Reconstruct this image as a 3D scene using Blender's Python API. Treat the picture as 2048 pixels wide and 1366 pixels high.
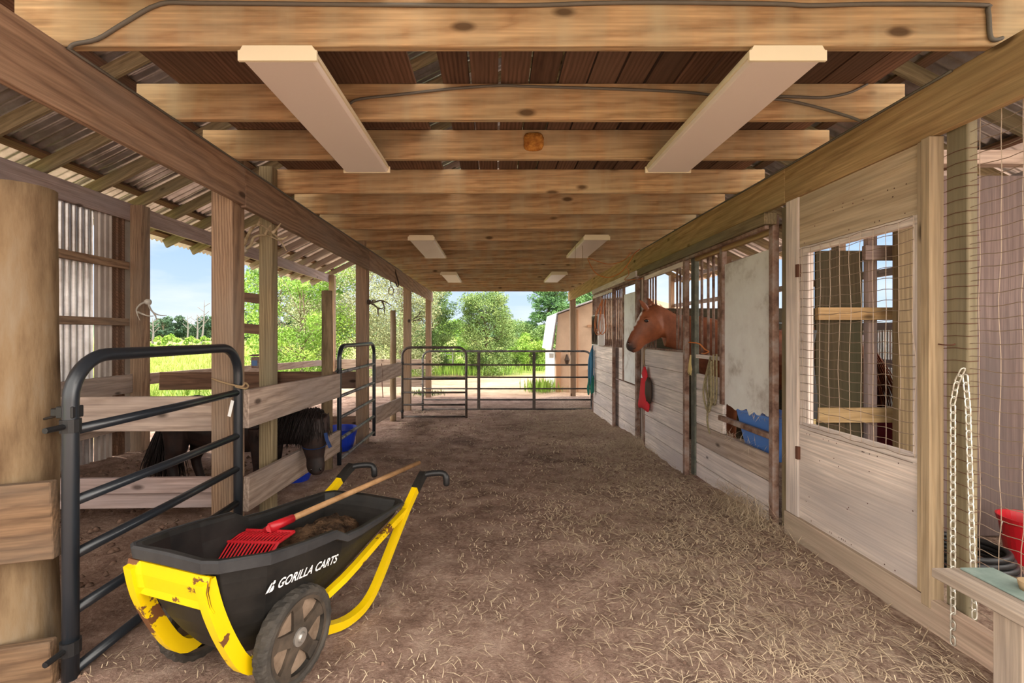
import bpy, math, random
from mathutils import Vector, Matrix, noise
R = random.Random(7)
C = bpy.context.scene.collection
for o in list(bpy.data.objects): bpy.data.objects.remove(o)
S = bpy.context.scene
# ---------------------------------------------------------------- camera
F = 910.0; CX = 991.0; CY = 668.0; CZ = 1.4
cam = bpy.data.cameras.new('camera'); cam.sensor_width = 36; cam.sensor_fit = 'HORIZONTAL'
cam.lens = F/2048*36; cam.shift_x = (1024-CX)/2048; cam.shift_y = -(683-CY)/2048; cam.clip_end = 2000; cam.clip_start = .05
co = bpy.data.objects.new('camera', cam); C.objects.link(co)
co.location = (0, 0, CZ); co.rotation_euler = (math.pi/2, 0, 0); S.camera = co
def P(px, py, Y): return Vector(((px-CX)*Y/F, Y, CZ-(py-CY)*Y/F))
# ---------------------------------------------------------------- world, sun, exposure
S.view_settings.view_transform = 'Standard'; S.view_settings.look = 'None'
S.view_settings.gamma = 1; S.view_settings.exposure = 0.68; S.view_settings.use_curve_mapping = False
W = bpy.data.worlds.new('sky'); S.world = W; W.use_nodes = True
nt = W.node_tree; N = nt.nodes; L = nt.links; N.clear()
out = N.new('ShaderNodeOutputWorld'); bg = N.new('ShaderNodeBackground'); L.new(bg.outputs[0], out.inputs[0])
tc = N.new('ShaderNodeTexCoord'); sp = N.new('ShaderNodeSeparateXYZ'); L.new(tc.outputs['Generated'], sp.inputs[0])
rp = N.new('ShaderNodeValToRGB'); L.new(sp.outputs['Z'], rp.inputs[0])
e = rp.color_ramp.elements; e[0].position = 0.0; e[0].color = (.66, .80, .95, 1); e[1].position = .6; e[1].color = (.17, .36, .80, 1)
m = e.new(.2); m.color = (.40, .60, .92, 1)
mp = N.new('ShaderNodeMapping'); mp.inputs['Scale'].default_value = (1.2, 1.2, 4.5); L.new(tc.outputs['Generated'], mp.inputs[0])
nz = N.new('ShaderNodeTexNoise'); nz.inputs['Scale'].default_value = 2.1; nz.inputs['Detail'].default_value = 6; nz.inputs['Roughness'].default_value = .55
L.new(mp.outputs[0], nz.inputs['Vector'])
cr = N.new('ShaderNodeValToRGB'); cr.color_ramp.elements[0].position = .40; cr.color_ramp.elements[1].position = .68; L.new(nz.outputs[0], cr.inputs[0])
mx = N.new('ShaderNodeMix'); mx.data_type = 'RGBA'; L.new(cr.outputs[0], mx.inputs[0]); L.new(rp.outputs[0], mx.inputs[6]); mx.inputs[7].default_value = (.92, .96, 1, 1)
# sky brightened beside, behind and above the camera, added to light the interior
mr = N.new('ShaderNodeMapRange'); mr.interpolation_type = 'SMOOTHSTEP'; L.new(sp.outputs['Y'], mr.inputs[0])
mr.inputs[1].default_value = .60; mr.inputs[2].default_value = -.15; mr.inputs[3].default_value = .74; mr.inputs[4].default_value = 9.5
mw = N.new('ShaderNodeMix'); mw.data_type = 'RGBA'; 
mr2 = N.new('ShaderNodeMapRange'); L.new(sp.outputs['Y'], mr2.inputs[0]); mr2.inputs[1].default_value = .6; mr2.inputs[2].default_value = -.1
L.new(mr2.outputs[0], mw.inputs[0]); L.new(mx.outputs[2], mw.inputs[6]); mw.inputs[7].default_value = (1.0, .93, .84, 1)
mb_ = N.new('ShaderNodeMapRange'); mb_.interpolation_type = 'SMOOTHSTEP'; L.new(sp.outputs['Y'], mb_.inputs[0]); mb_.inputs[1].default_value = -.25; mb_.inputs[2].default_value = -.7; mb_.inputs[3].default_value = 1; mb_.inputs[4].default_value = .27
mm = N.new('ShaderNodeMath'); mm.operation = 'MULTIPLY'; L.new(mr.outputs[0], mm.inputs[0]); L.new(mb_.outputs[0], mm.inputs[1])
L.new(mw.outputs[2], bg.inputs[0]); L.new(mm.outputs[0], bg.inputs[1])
sun = bpy.data.lights.new('sun', 'SUN'); sun.energy = 2.7; sun.angle = .012; sun.color = (1, .93, .82)
so = bpy.data.objects.new('sun', sun); C.objects.link(so)
so.rotation_euler = Vector((-.62, .10, .95)).to_track_quat('Z', 'Y').to_euler()
# ---------------------------------------------------------------- helpers
WM = {}
def wm(o): return WM.get(o, Matrix.Identity(4))
def put(o, M, parent=None):
    C.objects.link(o); WM[o] = M.copy()
    if parent is not None: o.parent = parent; o.matrix_local = wm(parent).inverted() @ M
    else: o.matrix_world = M
    return o
def T(v): return Matrix.Translation(Vector(v))
def tag(o, label=None, cat=None, group=None, kind=None):
    if label: o['label'] = label
    if cat: o['category'] = cat
    if group: o['group'] = group
    if kind: o['kind'] = kind
    return o
def thing(name, loc, label=None, cat=None, group=None, kind=None, rz=0, parent=None):
    o = bpy.data.objects.new(name, None); o.empty_display_size = .1
    put(o, T(loc) @ Matrix.Rotation(rz, 4, 'Z'), parent); return tag(o, label, cat, group, kind)
class MB:
    def __init__(s): s.v = []; s.f = []
    def quad(s, *p):
        n = len(s.v); s.v += [Vector(q) for q in p]; s.f.append(tuple(range(n, n+len(p))))
    def box(s, a, b, M=None):
        x0, y0, z0 = a; x1, y1, z1 = b; n = len(s.v)
        vs = [Vector(q) for q in ((x0,y0,z0),(x1,y0,z0),(x1,y1,z0),(x0,y1,z0),(x0,y0,z1),(x1,y0,z1),(x1,y1,z1),(x0,y1,z1))]
        if M: vs = [M @ q for q in vs]
        s.v += vs; s.f += [tuple(n+i for i in q) for q in ((0,3,2,1),(4,5,6,7),(0,1,5,4),(1,2,6,5),(2,3,7,6),(3,0,4,7))]
        return s
    def rings(s, rs, cap=True, closed=False):
        n = len(s.v); k = len(rs[0])
        for r in rs: s.v += [Vector(q) for q in r]
        m = len(rs)
        for i in range(m if closed else m-1):
            a = n+i*k; b = n+((i+1) % m)*k
            for j in range(k): s.f.append((a+j, a+(j+1) % k, b+(j+1) % k, b+j))
        if cap and not closed:
            s.f.append(tuple(n+j for j in reversed(range(k)))); s.f.append(tuple(n+(m-1)*k+j for j in range(k)))
        return s
    def tube(s, pts, r, n=8, closed=False, rot=0, flat=1.0):
        pts = [Vector(p) for p in pts]; m = len(pts)
        rr = r if isinstance(r, (list, tuple)) else [r]*m
        tang = []
        for i in range(m):
            a = pts[(i-1) % m] if (i > 0 or closed) else pts[0]; b = pts[(i+1) % m] if (i < m-1 or closed) else pts[-1]
            t = (b-a); tang.append(t.normalized() if t.length > 1e-9 else Vector((0,0,1)))
        up = Vector((0,0,1)) if abs(tang[0].z) < .9 else Vector((0,1,0))
        u = tang[0].cross(up).normalized(); rs = []
        for i in range(m):
            t = tang[i]; u = (u - t*u.dot(t)).normalized(); w = t.cross(u)
            rs.append([pts[i] + (u*math.cos(rot+2*math.pi*j/n) + w*math.sin(rot+2*math.pi*j/n)*flat)*rr[i] for j in range(n)])
        return s.rings(rs, True, closed)
    def lathe(s, prof, n=24, axis='Z', c=(0,0,0)):
        rs = []
        for (r, z) in prof:
            ring = []
            for j in range(n):
                a = 2*math.pi*j/n
                if axis == 'Z': q = Vector((r*math.cos(a), r*math.sin(a), z))
                else: q = Vector((r*math.cos(a), z, -r*math.sin(a)))
                ring.append(q+Vector(c))
            rs.append(ring)
        return s.rings(rs, True)
    def build(s, name, mat, parent=None, loc=None, M=None, smooth=False, world=True, bevel=0):
        if M is None:
            if loc is None: loc = sum(s.v, Vector())/max(1, len(s.v)) if parent is None else wm(parent).translation
            M = T(loc)
        Mi = M.inverted(); me = bpy.data.meshes.new(name)
        me.from_pydata([Mi @ q if world else q for q in s.v], [], s.f); me.update()
        if smooth:
            me.polygons.foreach_set('use_smooth', [True]*len(me.polygons))
        me.materials.append(mat)
        o = bpy.data.objects.new(name, me); put(o, M, parent)
        if bevel: bev(o, bevel)
        return o
def bev(o, w, seg=1):
    b = o.modifiers.new('bevel', 'BEVEL'); b.width = w; b.segments = seg; b.limit_method = 'ANGLE'
def board(name, p0, p1, w, t, mat, parent=None, side=None, bevel=.004):
    """lumber from p0 to p1; w = height in the plane of 'side x length', t = thickness along side"""
    p0 = Vector(p0); p1 = Vector(p1); d = (p1-p0); ln = d.length; d.normalize()
    sd = Vector(side) if side else (Vector((0,0,1)).cross(d) if abs(d.z) < .9 else Vector((0,1,0)))
    sd = (sd - d*sd.dot(d)).normalized(); up = d.cross(sd)
    M = Matrix((( d.x, sd.x, up.x, (p0.x+p1.x)/2), (d.y, sd.y, up.y, (p0.y+p1.y)/2), (d.z, sd.z, up.z, (p0.z+p1.z)/2), (0,0,0,1)))
    b = MB().box((-ln/2, -t/2, -w/2), (ln/2, t/2, w/2))
    return b.build(name, mat, parent, M=M, world=False, bevel=bevel)
def bbox_board(name, a, b, mat, parent=None, bevel=.004):
    """axis aligned lumber a..b, grain along its longest side"""
    a = Vector(a); b = Vector(b); c = (a+b)/2; e = b-a
    if e.x >= e.y and e.x >= e.z: return board(name, (a.x,c.y,c.z), (b.x,c.y,c.z), e.z, e.y, mat, parent, (0,1,0), bevel)
    if e.y >= e.z: return board(name, (c.x,a.y,c.z), (c.x,b.y,c.z), e.z, e.x, mat, parent, (1,0,0), bevel)
    return board(name, (c.x,c.y,a.z), (c.x,c.y,b.z), e.y, e.x, mat, parent, (1,0,0), bevel)
def smoothpath(pts, k=4):
    pts = [Vector(p) for p in pts]; out = []
    for i in range(len(pts)-1):
        a = pts[max(0,i-1)]; b = pts[i]; c = pts[i+1]; d = pts[min(len(pts)-1,i+2)]
        for j in range(k):
            t = j/k; out.append(.5*((2*b)+(c-a)*t+(2*a-5*b+4*c-d)*t*t+(3*b-a-3*c+d)*t**3))
    return out+[pts[-1]]
def lerp1(x, pts):
    if x <= pts[0][0]: return pts[0][1]
    for (a, u), (b, v) in zip(pts, pts[1:]):
        if x <= b: return u+(v-u)*(x-a)/(b-a)
    return pts[-1][1]
def gbase(x, y):
    return lerp1(y, [(0,.09),(3,.06),(4.5,.0),(6,-.04),(9,-.12),(12,-.27),(16,-.36),(30,-.42),(90,-.6),(400,-1)])
def gz(x, y):
    z = gbase(x, y)
    if -6 < x < 5 and 0 < y < 14:
        z += .018*noise.noise((x*1.6, y*1.6, 3)) + .014*noise.noise((x*6, y*6, 1))+(.008*noise.noise((x*15, y*15, 6)) if y < 6 else 0)
        if x < -1.9: z += .05*max(0, noise.noise((x*2.2, y*2.2, 9)))*min(1, (-1.9-x)*2) + .02*noise.noise((x*11, y*11, 4))
        if x > 1.2: z += .03*min(1, (x-1.2)/.6)
    elif y > 14 or x < -6: z += .12*noise.noise((x*.15, y*.15, 5))
    return z
# ---------------------------------------------------------------- materials
def mat(name, col, rough=.7, metal=0, spec=.3):
    m = bpy.data.materials.new(name); m.use_nodes = True; b = m.node_tree.nodes['Principled BSDF']
    b.inputs['Base Color'].default_value = (*col, 1); b.inputs['Roughness'].default_value = rough
    b.inputs['Metallic'].default_value = metal; b.inputs['Specular IOR Level'].default_value = spec
    return m
def noisy(name, cols, scale=5, rough=.8, metal=0, spec=.2, bump=0, stretch=(1,1,1), detail=6, pos=(.35,.65), coord='Object', bscale=None):
    m = mat(name, cols[0], rough, metal, spec); nt = m.node_tree; N = nt.nodes; L = nt.links; b = N['Principled BSDF']
    tc = N.new('ShaderNodeTexCoord'); mp = N.new('ShaderNodeMapping'); mp.inputs['Scale'].default_value = stretch; L.new(tc.outputs[coord], mp.inputs[0])
    oi = N.new('ShaderNodeObjectInfo'); ml = N.new('ShaderNodeMath'); ml.operation = 'MULTIPLY'; ml.inputs[1].default_value = 31 if coord == 'Object' else 0
    L.new(oi.outputs['Random'], ml.inputs[0]); L.new(ml.outputs[0], mp.inputs['Location'])
    n = N.new('ShaderNodeTexNoise'); n.inputs['Scale'].default_value = scale; n.inputs['Detail'].default_value = detail; n.inputs['Roughness'].default_value = .65; L.new(mp.outputs[0], n.inputs['Vector'])
    r = N.new('ShaderNodeValToRGB'); L.new(n.outputs[0], r.inputs[0]); e = r.color_ramp.elements
    e[0].position = pos[0]; e[0].color = (*cols[0], 1); e[1].position = pos[1]; e[1].color = (*cols[-1], 1)
    for i, c in enumerate(cols[1:-1]): q = e.new(pos[0]+(pos[1]-pos[0])*(i+1)/(len(cols)-1)); q.color = (*c, 1)
    L.new(r.outputs[0], b.inputs['Base Color'])
    if bump:
        n2 = N.new('ShaderNodeTexNoise'); n2.inputs['Scale'].default_value = bscale or scale*3; n2.inputs['Detail'].default_value = 5; L.new(mp.outputs[0], n2.inputs['Vector'])
        bp = N.new('ShaderNodeBump'); bp.inputs['Strength'].default_value = bump; bp.inputs['Distance'].default_value = .02; L.new(n2.outputs[0], bp.inputs['Height']); L.new(bp.outputs[0], b.inputs['Normal'])
    return m
def wood(name, light, dark, ring=9, rough=.8, stain=None, amt=.5, knots=.12, vary=.25, contrast=.55, fib=.35, sst=(.9,3,3), tilt=.10):
    m = mat(name, light, rough, 0, .2); nt = m.node_tree; N = nt.nodes; L = nt.links; b = N['Principled BSDF']
    def nd(t, **k):
        n = N.new(t)
        for a, v in k.items(): n.inputs[a].default_value = v
        return n
    def mixc(f, a, bb, mode='MIX'):
        x = N.new('ShaderNodeMix'); x.data_type = 'RGBA'; x.blend_type = mode
        for sock, v in ((0, f), (6, a), (7, bb)):
            if hasattr(v, 'links'): L.new(v, x.inputs[sock])
            else: x.inputs[sock].default_value = v if sock == 0 else (*v, 1)
        return x.outputs[2]
    tc = nd('ShaderNodeTexCoord'); oi = nd('ShaderNodeObjectInfo')
    sc = N.new('ShaderNodeVectorMath'); sc.operation = 'MULTIPLY_ADD'; 
    cb = nd('ShaderNodeCombineXYZ'); 
    for i, k in enumerate((53., 1.9, 1.3)):
        q = N.new('ShaderNodeMath'); q.operation = 'MULTIPLY_ADD' if i else 'MULTIPLY'; L.new(oi.outputs['Random'], q.inputs[0]); q.inputs[1].default_value = k if i == 0 else k*.12
        if i: q.inputs[2].default_value = .05
        L.new(q.outputs[0], cb.inputs[i])
    L.new(tc.outputs['Object'], sc.inputs[0]); sc.inputs[1].default_value = (1,1,1); L.new(cb.outputs[0], sc.inputs[2])
    m1 = nd('ShaderNodeMapping'); m1.inputs['Scale'].default_value = (.22, 1, 1); m1.inputs['Rotation'].default_value = (0, tilt*.6, tilt); L.new(sc.outputs[0], m1.inputs[0])
    wv = N.new('ShaderNodeTexWave'); wv.wave_type = 'RINGS'; wv.rings_direction = 'X'; wv.inputs['Scale'].default_value = ring
    wv.inputs['Distortion'].default_value = 3.6; wv.inputs['Detail'].default_value = 3; wv.inputs['Detail Scale'].default_value = 1.6; wv.inputs['Detail Roughness'].default_value = .5
    L.new(m1.outputs[0], wv.inputs['Vector'])
    m2 = nd('ShaderNodeMapping'); m2.inputs['Scale'].default_value = (2.5, 90, 90); L.new(sc.outputs[0], m2.inputs[0])
    fb = nd('ShaderNodeTexNoise', Scale=1., Detail=4.); L.new(m2.outputs[0], fb.inputs['Vector'])
    m3 = nd('ShaderNodeMapping'); m3.inputs['Scale'].default_value = sst; L.new(sc.outputs[0], m3.inputs[0])
    bg = nd('ShaderNodeTexNoise', Scale=1.3, Detail=5.); L.new(m3.outputs[0], bg.inputs['Vector'])
    pw = N.new('ShaderNodeMath'); pw.operation = 'POWER'; L.new(wv.outputs['Fac'], pw.inputs[0]); pw.inputs[1].default_value = .6
    mrp = nd('ShaderNodeMapRange'); L.new(pw.outputs[0], mrp.inputs[0]); mrp.inputs[3].default_value = 1-contrast*.75; mrp.inputs[4].default_value = 1
    c = mixc(mrp.outputs[0], dark, light)
    fr = nd('ShaderNodeMapRange'); L.new(fb.outputs[0], fr.inputs[0]); fr.inputs[1].default_value = .3; fr.inputs[2].default_value = .7; fr.inputs[3].default_value = 1-fib; fr.inputs[4].default_value = 1.08
    cc = nd('ShaderNodeCombineColor'); [L.new(fr.outputs[0], cc.inputs[i]) for i in range(3)]
    c = mixc(1.0, c, cc.outputs[0], 'MULTIPLY')
    gl = nd('ShaderNodeMapRange'); L.new(bg.outputs[0], gl.inputs[0]); gl.inputs[1].default_value = .25; gl.inputs[2].default_value = .75; gl.inputs[3].default_value = 1.14; gl.inputs[4].default_value = .80
    gc = nd('ShaderNodeCombineColor'); [L.new(gl.outputs[0], gc.inputs[i]) for i in range(3)]
    c = mixc(1.0, c, gc.outputs[0], 'MULTIPLY')
    if stain:
        sr = nd('ShaderNodeMapRange'); L.new(bg.outputs[0], sr.inputs[0]); sr.inputs[1].default_value = .42; sr.inputs[2].default_value = .68; sr.inputs[4].default_value = amt
        c = mixc(sr.outputs[0], c, stain)
    if knots:
        m4 = nd('ShaderNodeMapping'); m4.inputs['Scale'].default_value = (1.7, 4, 4); L.new(sc.outputs[0], m4.inputs[0])
        vo = nd('ShaderNodeTexVoronoi', Scale=1.15); L.new(m4.outputs[0], vo.inputs['Vector'])
        kr = nd('ShaderNodeMapRange'); L.new(vo.outputs['Distance'], kr.inputs[0]); kr.inputs[1].default_value = knots*.5; kr.inputs[2].default_value = knots; kr.inputs[3].default_value = .85; kr.inputs[4].default_value = 0
        c = mixc(kr.outputs[0], c, tuple(q*.25 for q in dark))
    hs = nd('ShaderNodeHueSaturation'); L.new(c, hs.inputs['Color'])
    vr = nd('ShaderNodeMapRange'); L.new(oi.outputs['Random'], vr.inputs[0]); vr.inputs[3].default_value = 1-vary; vr.inputs[4].default_value = 1+vary*.6
    L.new(vr.outputs[0], hs.inputs['Value']); L.new(hs.outputs[0], b.inputs['Base Color'])
    bp = nd('ShaderNodeBump', Strength=.35, Distance=.004); L.new(fb.outputs[0], bp.inputs['Height']); L.new(bp.outputs[0], b.inputs['Normal'])
    return m
M_ = {
 'joist': wood('yellow pine lumber', (.60,.405,.215), (.29,.155,.07), ring=15, stain=(.58,.51,.33), amt=.5, vary=.16, contrast=.8, sst=(4.5,.8,.8)),
 'beamL': wood('grey brown lumber', (.36,.235,.155), (.15,.085,.055), ring=14, stain=(.32,.25,.20), amt=.5, vary=.16, contrast=.8),
 'beamR': wood('golden beam lumber', (.52,.345,.17), (.27,.15,.065), ring=14, stain=(.40,.31,.16), amt=.5, vary=.1, contrast=.75),
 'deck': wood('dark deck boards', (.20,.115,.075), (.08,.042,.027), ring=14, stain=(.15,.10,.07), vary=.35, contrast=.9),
 'post': wood('brown post lumber', (.36,.235,.15), (.15,.085,.055), ring=19, stain=(.30,.24,.19), amt=.5, vary=.15, contrast=.9),
 'postO': wood('mossy post lumber', (.28,.215,.125), (.14,.10,.055), ring=17, stain=(.21,.185,.125), amt=.7, vary=.15, contrast=.8),
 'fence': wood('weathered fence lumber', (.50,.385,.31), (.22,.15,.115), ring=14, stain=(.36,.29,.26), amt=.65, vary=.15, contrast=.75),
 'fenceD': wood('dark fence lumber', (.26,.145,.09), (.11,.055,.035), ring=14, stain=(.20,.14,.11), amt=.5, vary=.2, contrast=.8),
 'studT': wood('tan stud', (.20,.145,.08), (.11,.07,.035), ring=12, vary=.05),
 'kick': wood('dirty tan kick board', (.52,.375,.285), (.30,.20,.15), ring=10, stain=(.36,.30,.22), amt=.7, vary=.05, contrast=.5),
 'benchw': wood('grey brown bench wood', (.42,.33,.25), (.22,.16,.12), ring=10, stain=(.32,.27,.24), amt=.6, vary=.08),
 'trimR': wood('tan weathered trim', (.46,.34,.21), (.26,.17,.09), ring=12, stain=(.40,.31,.22), amt=.6, vary=.05),
 'postH': wood('olive grey post', (.25,.20,.12), (.14,.105,.055), ring=12, stain=(.20,.175,.115), amt=.7, vary=.05),
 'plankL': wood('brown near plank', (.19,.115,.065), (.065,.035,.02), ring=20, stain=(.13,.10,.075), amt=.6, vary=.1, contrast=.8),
 'header': wood('pinkish grey lumber', (.44,.33,.30), (.22,.145,.125), ring=12, stain=(.36,.30,.30), amt=.6, vary=.15, contrast=.6),
 'white': wood('pale weathered boards', (.82,.71,.64), (.46,.36,.31), ring=10, stain=(.52,.45,.44), amt=.75, vary=.12, contrast=.45, knots=.07),
 'ply': wood('pale weathered plywood', (.80,.68,.60), (.56,.43,.35), ring=10, stain=(.44,.385,.36), amt=.75, vary=.06, knots=.05, contrast=.4),
 'plyT': wood('tan plywood', (.62,.48,.33), (.40,.27,.16), ring=8, stain=(.47,.38,.27), amt=.5, vary=.05, knots=.05),
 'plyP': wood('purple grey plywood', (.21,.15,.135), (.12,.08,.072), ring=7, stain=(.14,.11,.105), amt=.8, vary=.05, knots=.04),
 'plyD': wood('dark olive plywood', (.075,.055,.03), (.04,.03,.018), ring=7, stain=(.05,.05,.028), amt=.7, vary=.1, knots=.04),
 'rust': noisy('rusty painted steel', [(.12,.065,.05),(.26,.16,.12),(.34,.27,.24)], 9, .75, .2),
 'greystl': noisy('faded green grey steel', [(.10,.11,.09),(.2,.2,.16)], 12, .6, .3),
 'panel': noisy('off white weathered panel', [(.42,.37,.33),(.68,.66,.63),(.74,.73,.70)], 3.2, .6, 0, pos=(.3,.62)),
 'pole': noisy('round log wood', [(.08,.045,.022),(.20,.135,.075),(.235,.185,.13)], 3, .85, 0, bump=.4, stretch=(2.2,2.2,.45), pos=(.3,.68)),
 'poleD': noisy('old log wood', [(.09,.065,.035),(.24,.17,.1)], 5, .9, 0, bump=.5, stretch=(3,3,.4)),
 'galv': noisy('galvanised corrugated metal', [(.44,.40,.38),(.74,.72,.71)], 3, .33, .8, .5),
 'galvL': noisy('aged ribbed metal', [(.42,.36,.32),(.58,.52,.47)], 2, .5, .3, .5),
 'tube': mat('black painted steel tube', (.014,.018,.024), .32, .1, .6),
 'tubeG': noisy('scuffed grey steel tube', [(.06,.06,.06),(.30,.29,.29)], 9, .4, .4, .5),
 'tubeB': noisy('dark brown steel tube', [(.035,.03,.028),(.12,.09,.075)], 7, .5, .3, .4),
 'fixt': mat('cream enamel', (.80,.72,.52), .5), 'lens': mat('dusty plastic lens', (.76,.68,.61), .45, 0, .4),
 'cable': mat('grey cable', (.13,.12,.10), .6), 'orange': mat('orange cord', (.55,.17,.04), .5),
 'antler': noisy('antler bone', [(.22,.15,.08),(.50,.42,.28)], 14, .6), 'bone': noisy('bleached bone', [(.4,.36,.3),(.7,.66,.58)], 12, .6), 'antD': mat('dark antler', (.10,.075,.055), .6),
 'black': mat('black plastic', (.012,.012,.013), .45, 0, .4), 'poly': noisy('scuffed black poly', [(.007,.007,.007),(.022,.02,.018)], 6, .5, 0, .3),
 'lip': noisy('dark grey poly', [(.022,.022,.024),(.045,.045,.047)], 5, .55, 0, .3),
 'yellow': noisy('yellow paint with rust', [(.14,.055,.02),(.70,.47,.0),(.74,.50,.0)], 5.0, .4, 0, .5, pos=(.40,.425)),
 'rubber': noisy('dusty rubber', [(.025,.023,.021),(.07,.06,.05)], 10, .8), 'hub': mat('dull metal', (.4,.38,.35), .4, .7),
 'wheelp': noisy('dusty wheel plastic', [(.02,.018,.016),(.10,.075,.055)], 6, .6),
 'wheeld': noisy('dirt covered wheel disc', [(.16,.11,.075),(.30,.22,.16)], 8, .8),
 'red': mat('red plastic', (.48,.012,.02), .35, 0, .5), 'redd': mat('red fabric', (.55,.02,.03), .7), 'maroon': mat('dark red plastic', (.16,.01,.015), .6),
 'blue': mat('blue plastic', (.08,.20,.55), .4, 0, .4), 'royal': mat('royal blue plastic', (.01,.04,.42), .4, 0, .4), 'navy': mat('navy strap', (.01,.03,.11), .7),
 'ropeB': mat('blue rope', (.05,.16,.27), .85), 'ropeG': mat('green webbing', (.02,.16,.12), .85), 'ropeO': noisy('olive lead rope', [(.16,.13,.07),(.30,.25,.15)], 40, .9),
 'ropeT': mat('tan rope', (.32,.22,.12), .9), 'ropeY': mat('straw yellow twine', (.55,.42,.18), .9), 'leather': mat('dark leather', (.05,.03,.02), .6),
 'wire': mat('rusty wire', (.33,.25,.19), .5, .4), 'zinc': mat('zinc plated chain', (.72,.70,.62), .35, .6), 'brass': mat('brass snap', (.6,.5,.25), .35, .8), 'iron': mat('rusty iron', (.12,.05,.03), .8),
 'foam': noisy('orange spray foam', [(.28,.10,.02),(.62,.30,.06)], 22, .8, bump=.6), 'clod': noisy('dirt clods', [(.10,.06,.045),(.26,.165,.12)], 9, .95),
 'manure': noisy('manure', [(.025,.014,.008),(.13,.075,.04)], 14, .95, bump=1.0),
 'handle': noisy('worn ash handle', [(.30,.16,.07),(.50,.29,.14)], 12, .55), 'straw': noisy('dry straw', [(.32,.23,.15),(.66,.53,.37)], 1.5, .9, pos=(.3,.6)),
 'chestnut': None, 'darkcoat': noisy('dark bay coat', [(.008,.005,.005),(.03,.013,.009)], 9, .6, 0, .35), 'blackhair': noisy('black mane hair', [(.008,.006,.006),(.03,.02,.018)], 25, .6, stretch=(4,4,.4)),
 'sorrelhair': noisy('chestnut hair', [(.16,.045,.018),(.28,.09,.04)], 25, .6), 'eye': mat('dark eye', (.008,.005,.004), .1, 0, .8),
 'leafA': noisy('olive leaves', [(.035,.08,.018),(.12,.20,.05),(.26,.33,.11)], 1.1, .7, 0, .3, pos=(.3,.7)),
 'leafB': noisy('bright leaves', [(.06,.15,.015),(.18,.32,.04),(.34,.44,.09)], 1.0, .7, 0, .3, pos=(.3,.7)),
 'leafC': noisy('pale grey green leaves', [(.10,.125,.05),(.23,.26,.12),(.36,.37,.20)], .9, .7, 0, .3, pos=(.3,.7)),
 'pine': noisy('pine needles', [(.03,.09,.03),(.12,.24,.07)], 1.2, .7, 0, .3), 'leafF': noisy('distant foliage', [(.03,.065,.04),(.085,.135,.075)], .12, .9, 0, .1, pos=(.35,.65)),
 'bark': noisy('bark', [(.12,.09,.06),(.28,.22,.16)], 12, .9, bump=.5), 'snag': mat('dead grey wood', (.15,.135,.13), .9),
 'grass': noisy('tall yellow green grass', [(.12,.20,.03),(.30,.36,.08),(.42,.38,.16)], .25, .8, 0, .2, pos=(.3,.7)),
 'peach': noisy('tan board siding', [(.60,.43,.31),(.70,.52,.38)], 3, .8), 'peachL': mat('peach trim', (.52,.30,.18), .8), 'whitew': mat('white siding', (.55,.54,.52), .7), 'shedroof': mat('pale ribbed roof metal', (.40,.43,.46), .45, .3),
 'screen': mat('trail camera lens panel', (.12,.22,.42), .15, 0, .8), 'paper': mat('white paper tag', (.8,.8,.78), .7), 'teal': noisy('faded teal mat', [(.14,.20,.18),(.28,.34,.30)], 5, .8), 'logo': mat('white print', (.85,.85,.85), .5),
}
# horse coat with white blaze and dark muzzle (markings of the animal itself)
def chestnut():
    m = noisy('sorrel coat', [(.15,.042,.016),(.29,.09,.035)], 5, .5, 0, .35, coord='Object'); nt = m.node_tree; N = nt.nodes; L = nt.links; b = N['Principled BSDF']
    base = b.inputs['Base Color'].links[0].from_socket
    tc = N.new('ShaderNodeTexCoord')
    def spot(c, r0, r1, col, base, sc=(1,1,1)):
        mp = N.new('ShaderNodeMapping'); mp.vector_type = 'POINT'; L.new(tc.outputs['Object'], mp.inputs[0])
        mp.inputs['Scale'].default_value = sc; mp.inputs['Location'].default_value = [-c[i]*sc[i] for i in range(3)]
        ln = N.new('ShaderNodeVectorMath'); ln.operation = 'LENGTH'; L.new(mp.outputs[0], ln.inputs[0])
        mr = N.new('ShaderNodeMapRange'); L.new(ln.outputs['Value'], mr.inputs[0]); mr.inputs[1].default_value = r0; mr.inputs[2].default_value = r1; mr.inputs[3].default_value = 1; mr.inputs[4].default_value = 0
        x = N.new('ShaderNodeMix'); x.data_type = 'RGBA'; L.new(mr.outputs[0], x.inputs[0]); L.new(base, x.inputs[6]); x.inputs[7].default_value = (*col, 1); return x.outputs[2]
    q = P(1160+350/3.596, 520+625/3.596, 5.0)
    c = spot(q, .05, .10, (.04,.03,.028), base)
    for (px, py, r) in ((430,385,.05),(412,420,.05),(395,455,.045),(378,495,.035)):
        q = P(1160+px/3.596-2, 520+py/3.596, 5.0)
        c = spot(q, r*.55, r*.95, (.75,.70,.66), c, (1,1.0,1))
    L.new(c, b.inputs['Base Color']); return m
M_['chestnut'] = chestnut()
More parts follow.
